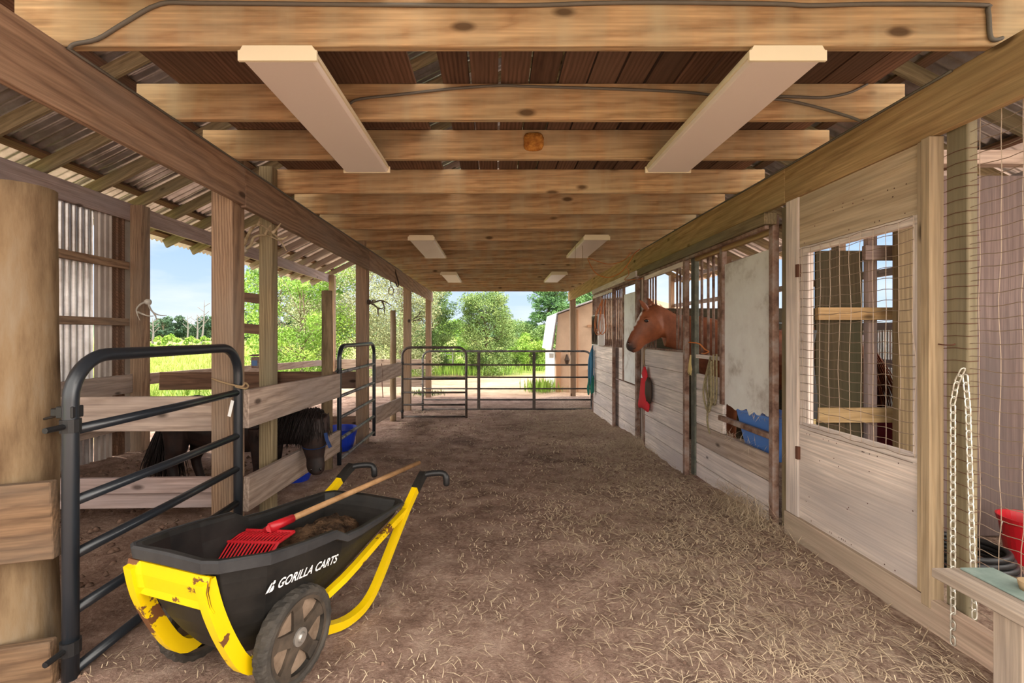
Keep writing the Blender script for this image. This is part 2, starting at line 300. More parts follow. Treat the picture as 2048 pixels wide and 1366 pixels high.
# ground
def ground():
    m = mat('barn dirt with trampled straw', (.2,.13,.09), .95, 0, .1); nt = m.node_tree; N = nt.nodes; L = nt.links; b = N['Principled BSDF']
    tc = N.new('ShaderNodeTexCoord'); sp = N.new('ShaderNodeSeparateXYZ'); L.new(tc.outputs['Object'], sp.inputs[0])
    def nz(s, d=6, st=(1,1,1), r=.65):
        mp = N.new('ShaderNodeMapping'); mp.inputs['Scale'].default_value = st; L.new(tc.outputs['Object'], mp.inputs[0])
        n = N.new('ShaderNodeTexNoise'); n.inputs['Scale'].default_value = s; n.inputs['Detail'].default_value = d; n.inputs['Roughness'].default_value = r; L.new(mp.outputs[0], n.inputs['Vector']); return n.outputs[0]
    def ramp(f, cs):
        r = N.new('ShaderNodeValToRGB'); L.new(f, r.inputs[0]); e = r.color_ramp.elements; e[0].position, c0 = cs[0]; e[0].color = (*c0, 1); e[1].position, c1 = cs[-1]; e[1].color = (*c1, 1)
        for p, c in cs[1:-1]: q = e.new(p); q.color = (*c, 1)
        return r.outputs[0]
    def mr(f, a, b_, c=0, d=1):
        x = N.new('ShaderNodeMapRange'); x.interpolation_type = 'SMOOTHSTEP'; L.new(f, x.inputs[0])
        for i, v in enumerate((a, b_, c, d)): x.inputs[i+1].default_value = v
        return x.outputs[0]
    def mx(f, a, c):
        x = N.new('ShaderNodeMix'); x.data_type = 'RGBA'; L.new(f, x.inputs[0]); L.new(a, x.inputs[6]); L.new(c, x.inputs[7]); return x.outputs[2]
    def mth(op, a, c):
        x = N.new('ShaderNodeMath'); x.operation = op
        for i, v in enumerate((a, c)):
            if hasattr(v, 'links'): L.new(v, x.inputs[i])
            else: x.inputs[i].default_value = v
        return x.outputs[0]
    dirt = ramp(nz(5, 9, r=.75), [(.33,(.18,.105,.08)),(.5,(.44,.29,.225)),(.68,(.68,.50,.40))])
    fine = ramp(nz(55, 4), [(.35,(.17,.10,.075)),(.55,(.42,.285,.22)),(.66,(.72,.56,.43))])
    ins = mx(mr(nz(2.2, 4), .35, .7, .1, .65), dirt, fine)
    dk = ramp(nz(14, 8, r=.8), [(.40,(.085,.05,.037)),(.60,(.30,.19,.145))]); ins = mx(mr(nz(1.1, 5), .50, .66, 0, .75), ins, dk)
    straw = ramp(nz(34, 5, (1,.45,1)), [(.36,(.22,.14,.105)),(.5,(.50,.36,.27)),(.64,(.76,.61,.46))])
    sx = mr(sp.outputs['X'], .2, 1.6); sf = mth('MULTIPLY', sx, mr(nz(1.5, 4), .25, .6)); sf = mth('MULTIPLY', sf, .7)
    ins = mx(sf, ins, straw)
    sand = ramp(nz(1.4, 9, r=.7), [(.3,(.25,.16,.105)),(.5,(.38,.26,.18)),(.7,(.48,.35,.25))])
    grs = ramp(nz(1.8, 8), [(.3,(.11,.17,.035)),(.5,(.25,.30,.08)),(.7,(.38,.36,.15))])
    oy = mth('ADD', sp.outputs['Y'], mth('MULTIPLY', nz(.9, 3), 1.2))
    f1 = mr(oy, 12.1, 13.2); f1x = mr(sp.outputs['X'], -4.9, -5.6); f1 = mth('MAXIMUM', f1, f1x)
    c = mx(f1, ins, sand)
    gy = mr(mth('ADD', sp.outputs['Y'], mth('MULTIPLY', nz(.4, 4), 6)), 21, 24); gx = mr(mth('ADD', sp.outputs['X'], mth('MULTIPLY', nz(.6, 4), 2)), -3.9, -5.4)
    c = mx(mth('MAXIMUM', gy, gx), c, grs)
    L.new(c, b.inputs['Base Color'])
    bp = N.new('ShaderNodeBump'); bp.inputs['Strength'].default_value = .9; bp.inputs['Distance'].default_value = .06; L.new(mth('ADD', nz(14, 8, r=.75), mth('MULTIPLY', nz(70, 3), .35)), bp.inputs['Height']); L.new(bp.outputs[0], b.inputs['Normal'])
    return m
def axis(segs):
    out = []
    for a, b, s in segs:
        n = max(1, round((b-a)/s)); out += [a+(b-a)*i/n for i in range(n)]
    return out+[segs[-1][1]]
xs = axis([(-260,-60,20),(-60,-6,2),(-6,-1.9,.09),(-1.9,2.0,.05),(2.0,5,.15),(5,60,3),(60,200,20)])
ys = axis([(-60,-2,4),(-2,.6,.2),(.6,5,.05),(5,13,.1),(13,30,.8),(30,90,4),(90,420,30)])
g = MB(); nx = len(xs)
g.v = [Vector((x, y, gz(x, y))) for y in ys for x in xs]
g.f = [(j*nx+i, j*nx+i+1, (j+1)*nx+i+1, (j+1)*nx+i) for j in range(len(ys)-1) for i in range(nx-1)]
fl = g.build('floor', ground(), loc=(0,0,0), smooth=True); tag(fl, kind='structure')
OR = ['first','second','third','fourth','fifth','sixth','seventh','eighth','ninth','tenth','eleventh','twelfth','thirteenth','fourteenth','fifteenth','sixteenth','seventeenth','eighteenth','nineteenth','twentieth','twenty first','twenty second']
# ---------------------------------------------------------------- ceiling joists, deck, beams
JB, JT = 2.506, 2.69
JY = [1.765, 2.36, 2.89, 3.58, 4.2, 4.8]+[5.4+.585*k for k in range(12)]
for i, y in enumerate(JY):
    o = bbox_board('ceiling_joist', (-1.85, y-.019, JB), (2.11, y+.019, JT), M_['joist'])
    extra = {0:' carrying a grey cable along its face', 2:' with an orange foam patch on it', 17:' at the open far end'}.get(i, ' over the aisle')
    tag(o, 'pine ceiling joist,'+extra+', '+OR[i]+' joist from the camera', 'joist', 'ceiling joists across the aisle')
ce = thing('ceiling', (.1, 6, JT), kind='structure')
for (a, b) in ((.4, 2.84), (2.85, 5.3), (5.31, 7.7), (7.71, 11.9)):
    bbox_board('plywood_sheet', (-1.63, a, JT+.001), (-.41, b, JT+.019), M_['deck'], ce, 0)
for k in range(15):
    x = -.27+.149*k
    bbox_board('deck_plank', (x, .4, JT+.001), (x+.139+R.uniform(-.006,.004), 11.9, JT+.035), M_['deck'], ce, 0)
LBX = (-1.69, -1.652); cuts = [-.6, 3.01, 5.96, 9.1, 12.0]
for i in range(4):
    dz = (0, -.015, -.005, 0)[i]
    o = bbox_board('aisle_beam', (LBX[0], cuts[i]+.002, 2.252+dz), (LBX[1], cuts[i+1]-.002, JB-.001), M_['beamL'])
    tag(o, ['wide brown beam length nearest the camera along the left of the aisle','second length of the left aisle beam, between the first two big posts','third length of the left aisle beam, with a leather strap hanging on it','farthest length of the left aisle beam at the open end'][i], 'beam', 'left aisle beam lengths')
for i in range(4):
    o = bbox_board('aisle_beam', (1.912, cuts[i]+.002, 2.268), (1.95, cuts[i+1]-.002, JB-.001), M_['beamR'])
    tag(o, ['golden beam length above the plywood door on the right','golden right aisle beam length above the horse looking out','right aisle beam length above the farther stall front','last right aisle beam length beyond the stalls'][i], 'beam', 'right aisle beam lengths')
# ---------------------------------------------------------------- roof
zr = lambda x: 2.97+.5*((x+4.4) if x < .13 else (4.66-x))
RY = [4.45+.6*k for k in range(-7, 14)]; u5 = math.atan(.5)
for i, y in enumerate(RY):
    a = Vector((-4.98, y, zr(-4.98)+.075)); b = Vector((.11, y, zr(.11)+.075))
    o = board('roof_rafter', a, b, .13, .038, M_['header' if i > 12 else 'postO'], side=(0,1,0))
    tag(o, 'left slope roof rafter, '+OR[i]+' from the near end of the barn', 'rafter', 'left roof rafters')
    a = Vector((5.2, y, zr(5.2)+.075)); b = Vector((.15, y, zr(.15)+.075))
    o = board('roof_rafter', b, a, .13, .038, M_['postO'], side=(0,1,0))
    tag(o, 'right slope roof rafter, '+OR[i]+' from the near end of the barn', 'rafter', 'right roof rafters')
rf = thing('roof', (.13, 6, 5.3), kind='structure')
def slope_pt(x, y, up): return Vector((x, y, zr(x)+up))
for side in (-1, 1):
    xa = .13+side*.06; 
    for k in range(10):
        x = .13+side*(.25+k*.535); q = zr(x)
        o = board('purlin', (x, -.6, q+.17), (x, 12.3, q+.17), .038, .085, M_['fenceD'], rf, side=(1,0,side*-.5), bevel=0)
    sh = MB(); n = int(12.9/.02); xe = .13+side*5.25
    for i in range(n+1):
        y = -.6+i*.02; w = .017*math.sin(2*math.pi*y/.1)
        sh.v += [slope_pt(.13+side*.001, y, .205+w), slope_pt(xe, y, .205+w)]
        if i: k = 2*i; sh.f.append((k-2, k-1, k+1, k))
    sh.build('corrugated_roofing', M_['galv'], rf, smooth=True)
# ---------------------------------------------------------------- left outer wall, posts
HX = -4.4
for i, (a, b) in enumerate(((-.6, 2.5), (2.5, 5.6), (5.6, 8.8), (8.8, 12.1))):
    o = bbox_board('eave_header', (HX-.02, a+.002, 2.76), (HX+.02, b-.002, 2.968), M_['header'])
    tag(o, ['eave header board nearest the camera on the far left','greyish pink eave header above the corrugated wall','eave header crossing the blue sky opening on the left','farthest eave header of the left lean-to'][i], 'beam', 'left eave headers')
def post(name, x0, x1, y0, y1, z1, m, label, cat='post', grp=None, round_=False, z0=None, lean=(0,0)):
    zb = (gz((x0+x1)/2, (y0+y1)/2) if z0 is None else z0)-.03
    if round_:
        cx, cy, r = (x0+x1)/2, (y0+y1)/2, (x1-x0)/2; mb = MB(); pts = []; rr = []
        for k in range(25):
            t = k/24; z = zb+(z1-zb)*t
            pts.append((cx+lean[0]*t+.006*noise.noise((cx, z*2, 1)), cy+lean[1]*t, z)); rr.append(r*(1.04-.06*t+.05*noise.noise((cy*3, z*3, 2))))
        rr.append(rr[-1]*.8); pts.append(pts[-1])
        pts[-1] = (pts[-2][0], pts[-2][1], pts[-2][2]+.004)
        o = mb.tube(pts, rr, 20).build(name, m, loc=(cx, cy, zb), smooth=True)
    else: o = bbox_board(name, (x0, y0, zb), (x1, y1, z1), m)
    return tag(o, label, cat, grp)
post('barn_post', -1.832, -1.692, 2.93, 3.07, 2.66, M_['post'], 'square brown post under the left beam, tied to the nearest gate by a cord', grp='square aisle posts')
post('barn_post', -1.832, -1.692, 5.96, 6.10, 2.66, M_['post'], 'square post behind the second gate with antlers on its right side', grp='square aisle posts')
post('barn_post', -1.832, -1.692, 9.03, 9.17, 2.66, M_['post'], 'square post with the skull mounted antlers', grp='square aisle posts')
post('barn_post', -1.832, -1.692, 11.9, 12.04, 2.66, M_['post'], 'last square post at the left of the open end', grp='square aisle posts')
post('barn_post', 1.96, 2.1, 11.9, 12.04, 2.66, M_['post'], 'square post at the right of the open end, before the tan shed', grp='square aisle posts')
bk = post('round_post', -2.03, -1.80, 1.72, 1.95, 1.99, M_['pole'], 'thick round log post at the left edge of the picture with a flat top', 'post', round_=True)
post('fence_post', -1.80, -1.70, 3.46, 3.55, 2.68, M_['postO'], 'slim square greenish post beside the big post, with antlers near its top')
post('round_post', -1.815, -1.705, 4.70, 4.81, 1.85, M_['poleD'], 'dark round fence post left of the second gate', round_=True)
post('round_post', -1.80, -1.70, 7.72, 7.82, 1.80, M_['pole'], 'short round brown fence post between the second and third gates', round_=True, lean=(0,.0))
for (y, l) in ((5.45, 'outer wall post with a bleached antler, right of the corrugated metal'), (8.7, 'outer post of the left lean-to seen beyond the big aisle post'), (11.95, 'corner post of the left lean-to in front of the trees')):
    post('wall_post', HX+.02, HX+.16, y, y+.14, 2.95, M_['post'], l, grp='outer posts of the lean-to')
for y in (2.3, -.4): post('wall_post', HX+.02, HX+.16, y, y+.14, 2.95, M_['post'], 'outer wall post near the camera outside the left edge, '+('farther' if y > 0 else 'nearer')+' of two', grp='outer posts of the lean-to')
wl = thing('wall_left', (HX-.05, 3, 0), kind='structure')
def corr(y0, y1, z0, z1, per, amp, name, m, parent, x):
    sh = MB(); st = per/8; n = int((y1-y0)/st)
    for i in range(n+1):
        y = y0+i*st; w = amp*math.sin(2*math.pi*y/per); sh.v += [(x+w, y, z0), (x+w, y, z1)]
        if i: k = 2*i; sh.f.append((k-2, k-1, k+1, k))
    sh.v = [Vector(q) for q in sh.v]; return sh.build(name, m, parent, smooth=True)
corr(-.5, 5.02, -.05, 2.93, .076, .013, 'corrugated_sheet', M_['galv'], wl, HX-.04)
def ribs(y0, y1, name, m, n=3):
    sh = MB(); x = HX-.03; pr = []; w = (y1-y0)/n
    for k in range(n): pr += [(x, y0+k*w), (x, y0+k*w+w*.7), (x+.02, y0+k*w+w*.78), (x+.02, y0+k*w+w*.92), (x, y0+(k+1)*w)]
    for i, (a, b) in enumerate(pr):
        sh.v += [Vector((a, b, -.05)), Vector((a, b, 2.93))]
        if i: k = 2*i; sh.f.append((k-2, k-1, k+1, k))
    return sh.build(name, m, wl)
ribs(5.02, 5.24, 'ribbed_sheet', M_['galvL']); ribs(5.25, 5.42, 'ribbed_sheet', M_['fenceD'], 2); ribs(5.43, 5.58, 'ribbed_sheet', M_['galvL'], 1)
for (z, h) in ((2.25-.08, .09), (1.5, .085)): bbox_board('girt', (HX-.018, 2.0, z), (HX+.02, 5.45, z+h), M_['post'], wl)
bbox_board('skirt_board', (HX+.02, 1.9, .70), (HX+.058, 5.45, .92), M_['fence'], wl); bbox_board('skirt_board', (HX+.02, 2.4, .28), (HX+.058, 5.45, .46), M_['fence'], wl)
# short blocking seen between big post and slim post (far side window of lean-to)
def crossrail(p0, p1, w, label, m='fence', t=.038, grp=None, name='fence_board'):
    o = board(name, p0, p1, w, t, M_[m]); return tag(o, label, 'fence board', grp)
# fence boards along left of aisle
crossrail((-1.625,2.96,.912),(-1.665,4.83,.855),.25,'upper weathered board of the fence above the dark pony','fence')
crossrail((-1.625,2.96,.357),(-1.665,4.83,.265),.225,'lower weathered board of the fence in front of the dark pony','fence')
crossrail((-1.672,6.36,.826),(-1.68,8.04,.778),.23,'upper pale board of the short fence between the second and third gates','fence')
crossrail((-1.672,6.36,.26),(-1.68,8.04,.165),.225,'lower pale board of the short fence between the second and third gates','fence')
crossrail((-4.3,3.105,.848),(-1.84,3.105,.858),.235,'wide grey brown board crossing behind the nearest gate','fence')
crossrail((-4.3,3.105,.345),(-1.84,3.105,.375),.105,'low grey board crossing behind the nearest gate, upper of two','header')
crossrail((-4.3,3.15,.23),(-1.84,3.15,.262),.11,'low grey board crossing behind the nearest gate, lower of two','header')
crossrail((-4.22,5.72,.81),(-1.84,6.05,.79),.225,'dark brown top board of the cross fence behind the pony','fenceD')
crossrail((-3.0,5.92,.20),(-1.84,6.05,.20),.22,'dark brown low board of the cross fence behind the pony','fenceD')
crossrail((HX+.03,5.62,.84),(HX+.03,12.0,.66),.14,'long outer fence board running back along the lean-to','fence')
crossrail((HX+.1,12.08,.60),(-1.75,12.08,.60),.25,'pale upper fence board closing the far end of the lean-to','fence')
crossrail((HX+.1,12.08,.12),(-1.75,12.08,.12),.25,'pale lower fence board closing the far end of the lean-to','fence')
for (z, l) in ((1.86, 'upper'), (1.47, 'lower')):
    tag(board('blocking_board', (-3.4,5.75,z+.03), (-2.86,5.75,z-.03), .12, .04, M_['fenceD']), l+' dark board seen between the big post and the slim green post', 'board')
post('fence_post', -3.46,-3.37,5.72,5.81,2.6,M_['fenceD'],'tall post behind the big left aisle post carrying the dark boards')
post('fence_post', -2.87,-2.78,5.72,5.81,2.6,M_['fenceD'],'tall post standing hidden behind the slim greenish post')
# near-left boards on round post
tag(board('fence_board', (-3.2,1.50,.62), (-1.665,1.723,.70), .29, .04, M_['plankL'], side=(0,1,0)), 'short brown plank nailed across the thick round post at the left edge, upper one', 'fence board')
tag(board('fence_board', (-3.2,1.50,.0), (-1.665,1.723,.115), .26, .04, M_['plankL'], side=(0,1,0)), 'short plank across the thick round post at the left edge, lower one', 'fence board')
# ---------------------------------------------------------------- gates
def gate(p0, p1, zs, zfoot, r, rr, m, label, mr=None, corner=.14, uprights=(), hinge=True, grp=None):
    p0 = Vector((p0[0], p0[1], 0)); p1 = Vector((p1[0], p1[1], 0)); d = (p1-p0); ln = d.length; d.normalize()
    root = thing('tube_gate', (p0.x, p0.y, zfoot), label, 'gate', grp); top = zs[0]
    def q(u, z): return p0+d*u+Vector((0,0,z))
    path = [q(0, zfoot)]+[q(0, zfoot+(top-corner-zfoot)*k/3) for k in (1,2)]
    for k in range(9): a = math.pi/2*k/8; path.append(q(corner-corner*math.cos(a), top-corner+corner*math.sin(a)))
    for k in range(9): a = math.pi/2*k/8; path.append(q(ln-corner+corner*math.sin(a), top-corner+corner*math.cos(a)))
    path += [q(ln, zfoot+(top-corner-zfoot)*k/3) for k in (2,1,0)]
    MB().tube(path, r, 14).build('gate_frame', m, root, smooth=True)
    for z in zs[1:]: MB().tube([q(r*.6, z), q(ln/2, z-.002), q(ln-r*.6, z)], rr, 12).build('rail', mr or m, root, smooth=True)
    for u in uprights:
        bx = MB(); c = q(u, 0); n = Vector((d.y,-d.x,0))
        bx.rings([[c+d*s*.03+n*w+Vector((0,0,z)) for s, w in ((-1,.028),(1,.028),(1,.036),(-1,.036))] for z in (zs[-1], zs[0]-.02)])
        bx.build('upright', mr or m, root)
    if hinge:
        for z in (zs[1]+.02, zs[-1]+.1):
            h = MB().tube([q(0, z-.025), q(0, z+.025)], r*1.25, 12).tube([q(-.01, z), q(-.10, z)], .011, 8); h.build('hinge', M_['black'], root)
    return root
gate((-1.625,1.74),(-1.632,2.885),[1.315,1.03,.756,.55,.335,.105],.07,.0265,.0205,M_['tube'],'black tube gate nearest the camera beside the yellow cart',M_['tube'],.17)
g2 = gate((-1.672,4.87),(-1.672,6.26),[1.27,.99,.73,.50,.27,.055],-.0,.024,.019,M_['tube'],'black gate with shiny grey rails, second from the camera',M_['tubeG'],.15)
gate((-1.66,8.10),(-.52,8.10),[1.16,.86,.60,.36,.14,-.07],-.11,.022,.017,M_['tubeB'],'short dark gate standing open across the aisle at left',None,.15)
gate((-1.44,9.0),(1.90,9.0),[1.06,.79,.545,.32,.10,-.085],-.115,.02,.016,M_['tubeG'],'wide scuffed gate closing the far end of the aisle',M_['tubeB'],.15,uprights=(1.11,2.2))
# latch chain tied near gate: cord around big post
cp = [P(424,757,2.90),P(440,763,2.86),P(462,769,2.85),P(484,773,2.84),P(490,766,2.87),P(496,772,2.9),P(490,777,2.86),P(470,773,2.84)]
tag(MB().tube(smoothpath(cp), .006, 6).build('tie_cord', M_['ropeT'], smooth=True), 'thin cord tying the nearest gate to the square post', 'cord')
tagp = [P(468,802,2.84),P(461,834,2.84),P(455,832,2.84),P(462,800,2.84)]
mb = MB(); mb.rings([[p+Vector((0,dy,0)) for p in tagp] for dy in (0,.002)]); tag(mb.build('paper_tag', M_['paper']), 'white paper tag stuck on the nearest gate upright', 'tag')
# latch on near gate
mb = MB().box((-1.665,1.72,1.08),(-1.60,1.77,1.125)).box((-1.70,1.735,1.085),(-1.66,1.76,1.115)).tube([P(88,838,1.8),P(105,834,1.78),P(128,826,1.74)],.006,6)
tag(mb.build('gate_latch', M_['black'], bevel=.004), 'black clamp latch on the upright of the nearest gate', 'latch')
mb = MB(); pts = smoothpath([P(763,727,6.66),P(765,745,6.66),P(764,765,6.66),P(766,795,6.66)]); mb.tube(pts, .006, 6)
tag(mb.build('lead_chain', M_['iron'], smooth=True), 'thin chain hanging on the pale fence board past the second gate', 'chain')
# ---------------------------------------------------------------- right side: feed room door
DX = 1.93
jam = thing('door_frame', (DX, 2.45, .1), kind='structure')
bbox_board('jamb', (DX-.02, 2.875, .24), (DX+.03, 2.995, 2.266), M_['ply'], jam)
bbox_board('jamb', (DX-.035, 1.985, .20), (DX+.03, 2.03, 2.266), M_['trimR'], jam)
dr = thing('door_1', (DX, 2.87, .25), kind='structure')
y0, y1 = 2.04, 2.87
bbox_board('top_panel', (DX-.012, y0, 1.945), (DX+.0, y1, 2.262), M_['plyT'], dr, .001)
bbox_board('bottom_panel', (DX-.012, y0, .245), (DX+.0, y1, .805), M_['ply'], dr, .001)
bbox_board('stile', (DX-.01, 2.795, .8), (DX+.025, y1, 1.95), M_['white'], dr); bbox_board('stile', (DX-.01, y0, .8), (DX+.025, 2.098, 1.95), M_['white'], dr)
bbox_board('rail', (DX-.014, y0+.002, 1.90), (DX+.02, 2.84, 1.943), M_['white'], dr); bbox_board('rail', (DX-.014, y0+.002, .808), (DX+.02, y1-.002, .85), M_['white'], dr)
bbox_board('edge_trim', (DX-.03, y0-.008, .245), (DX-.001, y0+.014, 2.26), M_['trimR'], dr)
mb = MB(); mb.box((DX-.03,2.862,1.76),(DX-.008,2.885,1.84)); mb.build('hinge', M_['iron'], dr)
mb = MB(); mb.box((DX-.03,2.862,.61),(DX-.008,2.885,.69)); mb.build('hinge', M_['iron'], dr)
nl = MB()
for k in range(46):
    y = R.uniform(y0+.03, y1-.03); z = R.choice([R.uniform(1.97,2.24), R.uniform(.28,.78), 1.965, .785, .265, 2.1])
    nl.lathe([(0.001,-.0),(.0035,0)], 8, 'Z')
    for v in nl.v[-16:]: v.x, v.y, v.z = DX-.0135, y+v.x, z+v.y
nl.build('nail_heads', M_['iron'], dr)
def net(name, y0, y1, z0, z1, dy, dz, x, sag, parent=None, r=.0017, topy=None):
    mb = MB(); ny = int((y1-y0)/dy)+1; nzn = int((z1-z0)/dz)+1
    def w(y, z): 
        k = 1+.8*max(0, (1.0-z)); n = noise.noise_vector((y*6, z*5, 2))
        return Vector((x+.006*n.x*k-.006, y+.010*n.y*k, z+.009*n.z*k-sag*k*abs(math.sin(math.pi*(y-y0)/(dy*2)))))
    for i in range(ny+1):
        y = min(y1, y0+i*dy); mb.tube([w(y, z0+(z1-z0)*k/28) for k in range(29)], r, 4)
    for j in range(nzn+1):
        z = min(z1, z0+j*dz); mb.tube([w(y0+(y1-y0)*k/24, z) for k in range(25)], r, 4)
    return mb.build(name, M_['wire'], parent)
net('wire_mesh', 2.065, 2.84, .84, 1.93, .075, .052, DX-.024, .006, dr)
nm = net('wire_netting', .95, 1.96, .27, 2.5, .075, .052, 1.975, .008); tag(nm, 'loose wire netting stretched right of the green post', 'wire netting')
mb = MB().tube(smoothpath([P(1866,692,2.03),P(1872,688,2.0),P(1890,690,1.95),P(1905,690,1.92),P(1910,688,1.92)]), .003, 6).lathe([(.001,0),(.01,0),(.01,.004),(.001,.004)],10,'Y',P(1868,692,2.02))
tag(mb.build('door_hook', M_['iron']), 'small rusty wire hook joining the plywood door to the green post', 'hook')
mb = MB()
post('corner_post', 1.955, 2.0, 1.885, 1.975, 2.5, M_['postH'], 'greenish post wrapped in wire netting at the right edge, carrying the chain')
wr = MB()
for z in [.35+.052*k for k in range(36)]: wr.tube([(1.95,1.98,z),(1.95,1.93,z+.004),(1.952,1.882,z),(2.0,1.878,z+.003)], .0013, 4)
tag(wr.build('wire_wrap', M_['iron']), 'rows of rusty netting wire stapled round the green post', 'wire')
tag(bbox_board('kick_board', (DX-.03, 1.2, .03), (DX+.015, 3.0, .24), M_['kick']), 'long dirty kick board along the ground under the plywood door', 'board')
# back wall in feed room
wb = thing('wall_back', (3.5, 2.95, 0), kind='structure')
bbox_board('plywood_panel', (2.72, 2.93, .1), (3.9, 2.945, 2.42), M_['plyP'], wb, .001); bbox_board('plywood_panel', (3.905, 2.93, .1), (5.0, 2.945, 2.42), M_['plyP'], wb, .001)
bbox_board('top_plate', (2.6, 2.86, 2.47), (5.0, 2.93, 2.56), M_['fence'], wb); bbox_board('stud', (2.57, 2.90, .1), (2.72, 2.95, 2.45), M_['studT'], wb)
wr_ = thing('wall_right', (4.75, 6, 0), kind='structure')
corr(-.5, 12.2, -.2, 1.5, .076, .01, 'corrugated_sheet', M_['galv'], wr_, 4.78)
for z in (.3, 1.0, 1.45, 2.1, 2.76): bbox_board('girt', (4.7, -.5, z), (4.74, 12.1, z+.09), M_['header'], wr_)
for y in (.0, 3.0, 6.1, 9.05, 11.95): bbox_board('wall_stud', (4.6, y, -.3), (4.7, y+.14, 2.95), M_['post'], wr_)
# inside the feed room seen through the netting
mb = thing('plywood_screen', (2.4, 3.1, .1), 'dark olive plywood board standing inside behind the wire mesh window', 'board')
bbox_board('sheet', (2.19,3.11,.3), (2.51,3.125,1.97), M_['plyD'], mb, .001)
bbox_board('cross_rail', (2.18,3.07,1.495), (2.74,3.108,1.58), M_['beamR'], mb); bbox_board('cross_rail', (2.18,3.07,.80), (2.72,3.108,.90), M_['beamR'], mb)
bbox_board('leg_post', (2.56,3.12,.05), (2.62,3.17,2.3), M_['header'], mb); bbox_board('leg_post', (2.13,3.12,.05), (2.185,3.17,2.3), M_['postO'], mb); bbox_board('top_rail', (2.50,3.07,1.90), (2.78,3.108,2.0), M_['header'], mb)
def bucket(name, c, r0, r1, h, m, label, cat='bucket', handle=True, n=32):
    rt = thing(name, c, label, cat); x, y, z = c
    prof = [(.001,0),(r0*.97,0),(r0,.012),(r1-.006,h*.86),(r1,h*.88),(r1+.006,h),(r1-.004,h),(r1-.01,h*.88),(r0-.01,.02),(.001,.018)]
    MB().lathe(prof, n, 'Z', c).build('shell', m, rt, smooth=False)
    if handle: MB().tube([(x+(r1+.006)*math.cos(a), y+.02+.05*math.sin(a), z+h*.9-math.sin(a)*h*.45) for a in [math.pi*k/12 for k in range(13)]], .004, 6).build('bail_handle', M_['hub'], rt, smooth=True)
    return rt
bucket('bucket', (3.06, 2.60, gz(3.06,2.60)), .10, .135, .26, M_['red'], 'red bucket on the ground behind the wire netting at the right edge')
bucket('bucket', (3.02, 3.45, gz(3.0,3.45)+.42), .12, .15, .30, M_['maroon'], 'dark red bucket on a crate seen low through the wire mesh window')
cr_ = thing('crate', (3.02, 3.45, gz(3,3.45)), 'low dark crate under the dark red bucket inside the feed room', 'crate'); zc = gz(3,3.45)
for z in (.0,.15,.3): 
    bbox_board('slat', (2.8,3.28,zc+z+.01),(3.24,3.30,zc+z+.10),M_['fenceD'],cr_); bbox_board('slat', (2.8,3.60,zc+z+.01),(3.24,3.62,zc+z+.10),M_['fenceD'],cr_)
bbox_board('crate_top', (2.8,3.26,zc+.40),(3.24,3.64,zc+.418),M_['fenceD'],cr_)
for (a,b) in ((2.8,3.3),(3.2,3.3),(2.8,3.56),(3.2,3.56)): bbox_board('corner_post',(a,b,zc),(a+.04,b+.04,zc+.40),M_['fenceD'],cr_)
mb = MB()
for k in range(4): mb.tube([(2.62+(.22-.01*k)*math.cos(a), 2.55+(.2-.012*k)*math.sin(a), gz(2.6,2.55)+.03+.028*k) for a in [2*math.pi*j/28 for j in range(28)]], .016, 8, closed=True)
tag(mb.build('garden_hose', M_['black'], smooth=True), 'coiled black hose lying left of the red bucket behind the netting', 'hose')
# strap in window, chain, bench
mb = thing('strap', (2.0, 2.9, 1.4), 'black strap with brass snap hanging inside the wire mesh window', 'strap')
MB().tube(smoothpath([P(1629,660,2.86),P(1622,700,2.86),P(1625,750,2.86),P(1630,800,2.86),P(1629,838,2.86)]), .017, 6, flat=.25).build('webbing', M_['black'], mb)
MB().tube([P(1629,838,2.86),P(1629,850,2.86)], .008, 8).tube([P(1624,852,2.86),P(1634,852,2.86),P(1634,862,2.86),P(1624,862,2.86)], .003, 6, closed=True).build('snap', M_['brass'], mb)
def chain(name, pts, ll, w, wr, m, label, cat='chain', parent=None):
    mb = MB(); seg = [(a, b) for a, b in zip(pts, pts[1:])]; i = 0; carry = 0
    for a, b in seg:
        a = Vector(a); b = Vector(b); d = b-a; ln = d.length; d.normalize(); u = carry
        while u < ln:
            c = a+d*u; s = Vector((0,1,0)) if i % 2 == 0 else Vector((1,0,0)); s = (s-d*s.dot(d)).normalized()
            ring = [c+d*(ll/2*1.25-w/2)*(1 if k < 5 else -1)+d*(w/2)*math.cos(math.pi*(k % 5)/4-math.pi/2)*(1 if k < 5 else -1)+s*(w/2)*(math.sin(math.pi*(k % 5)/4-math.pi/2)*(1 if k < 5 else -1)) for k in range(10)]
            mb.tube(ring, wr, 6, closed=True); i += 1; u += ll
        carry = u-ln
    o = mb.build(name, m, parent, smooth=True)
    return tag(o, label, cat) if label else o
xq = 1.925
chain('chain', [(xq-.03,1.885,.13),(xq-.03,1.885,1.12),(xq-.03,1.87,1.2),(xq-.03,1.85,1.245),(xq-.03,1.835,1.22),(xq-.03,1.825,1.1),(xq-.03,1.80,.28)], .032, .019, .0027, M_['zinc'], 'long zinc chain looped over the green post in two strands')
bn = thing('bench', (1.78,1.45,gz(1.7,1.4)), 'low wooden bench with a teal mat at the lower right corner', 'bench')
bbox_board('seat_board', (1.66,1.0,.475),(1.735,1.735,.51), M_['benchw'], bn); bbox_board('seat_board', (1.738,1.0,.475),(1.885,1.735,.51), M_['benchw'], bn)
bbox_board('mat', (1.755,1.02,.5105),(1.88,1.72,.518), M_['teal'], bn, .002)
for (a, b) in ((1.67,1.44),(1.82,1.44),(1.67,1.03),(1.82,1.03)): bbox_board('leg', (a,b,gz(a,b)-.01),(a+.05,b+.09,.475), M_['benchw'], bn)
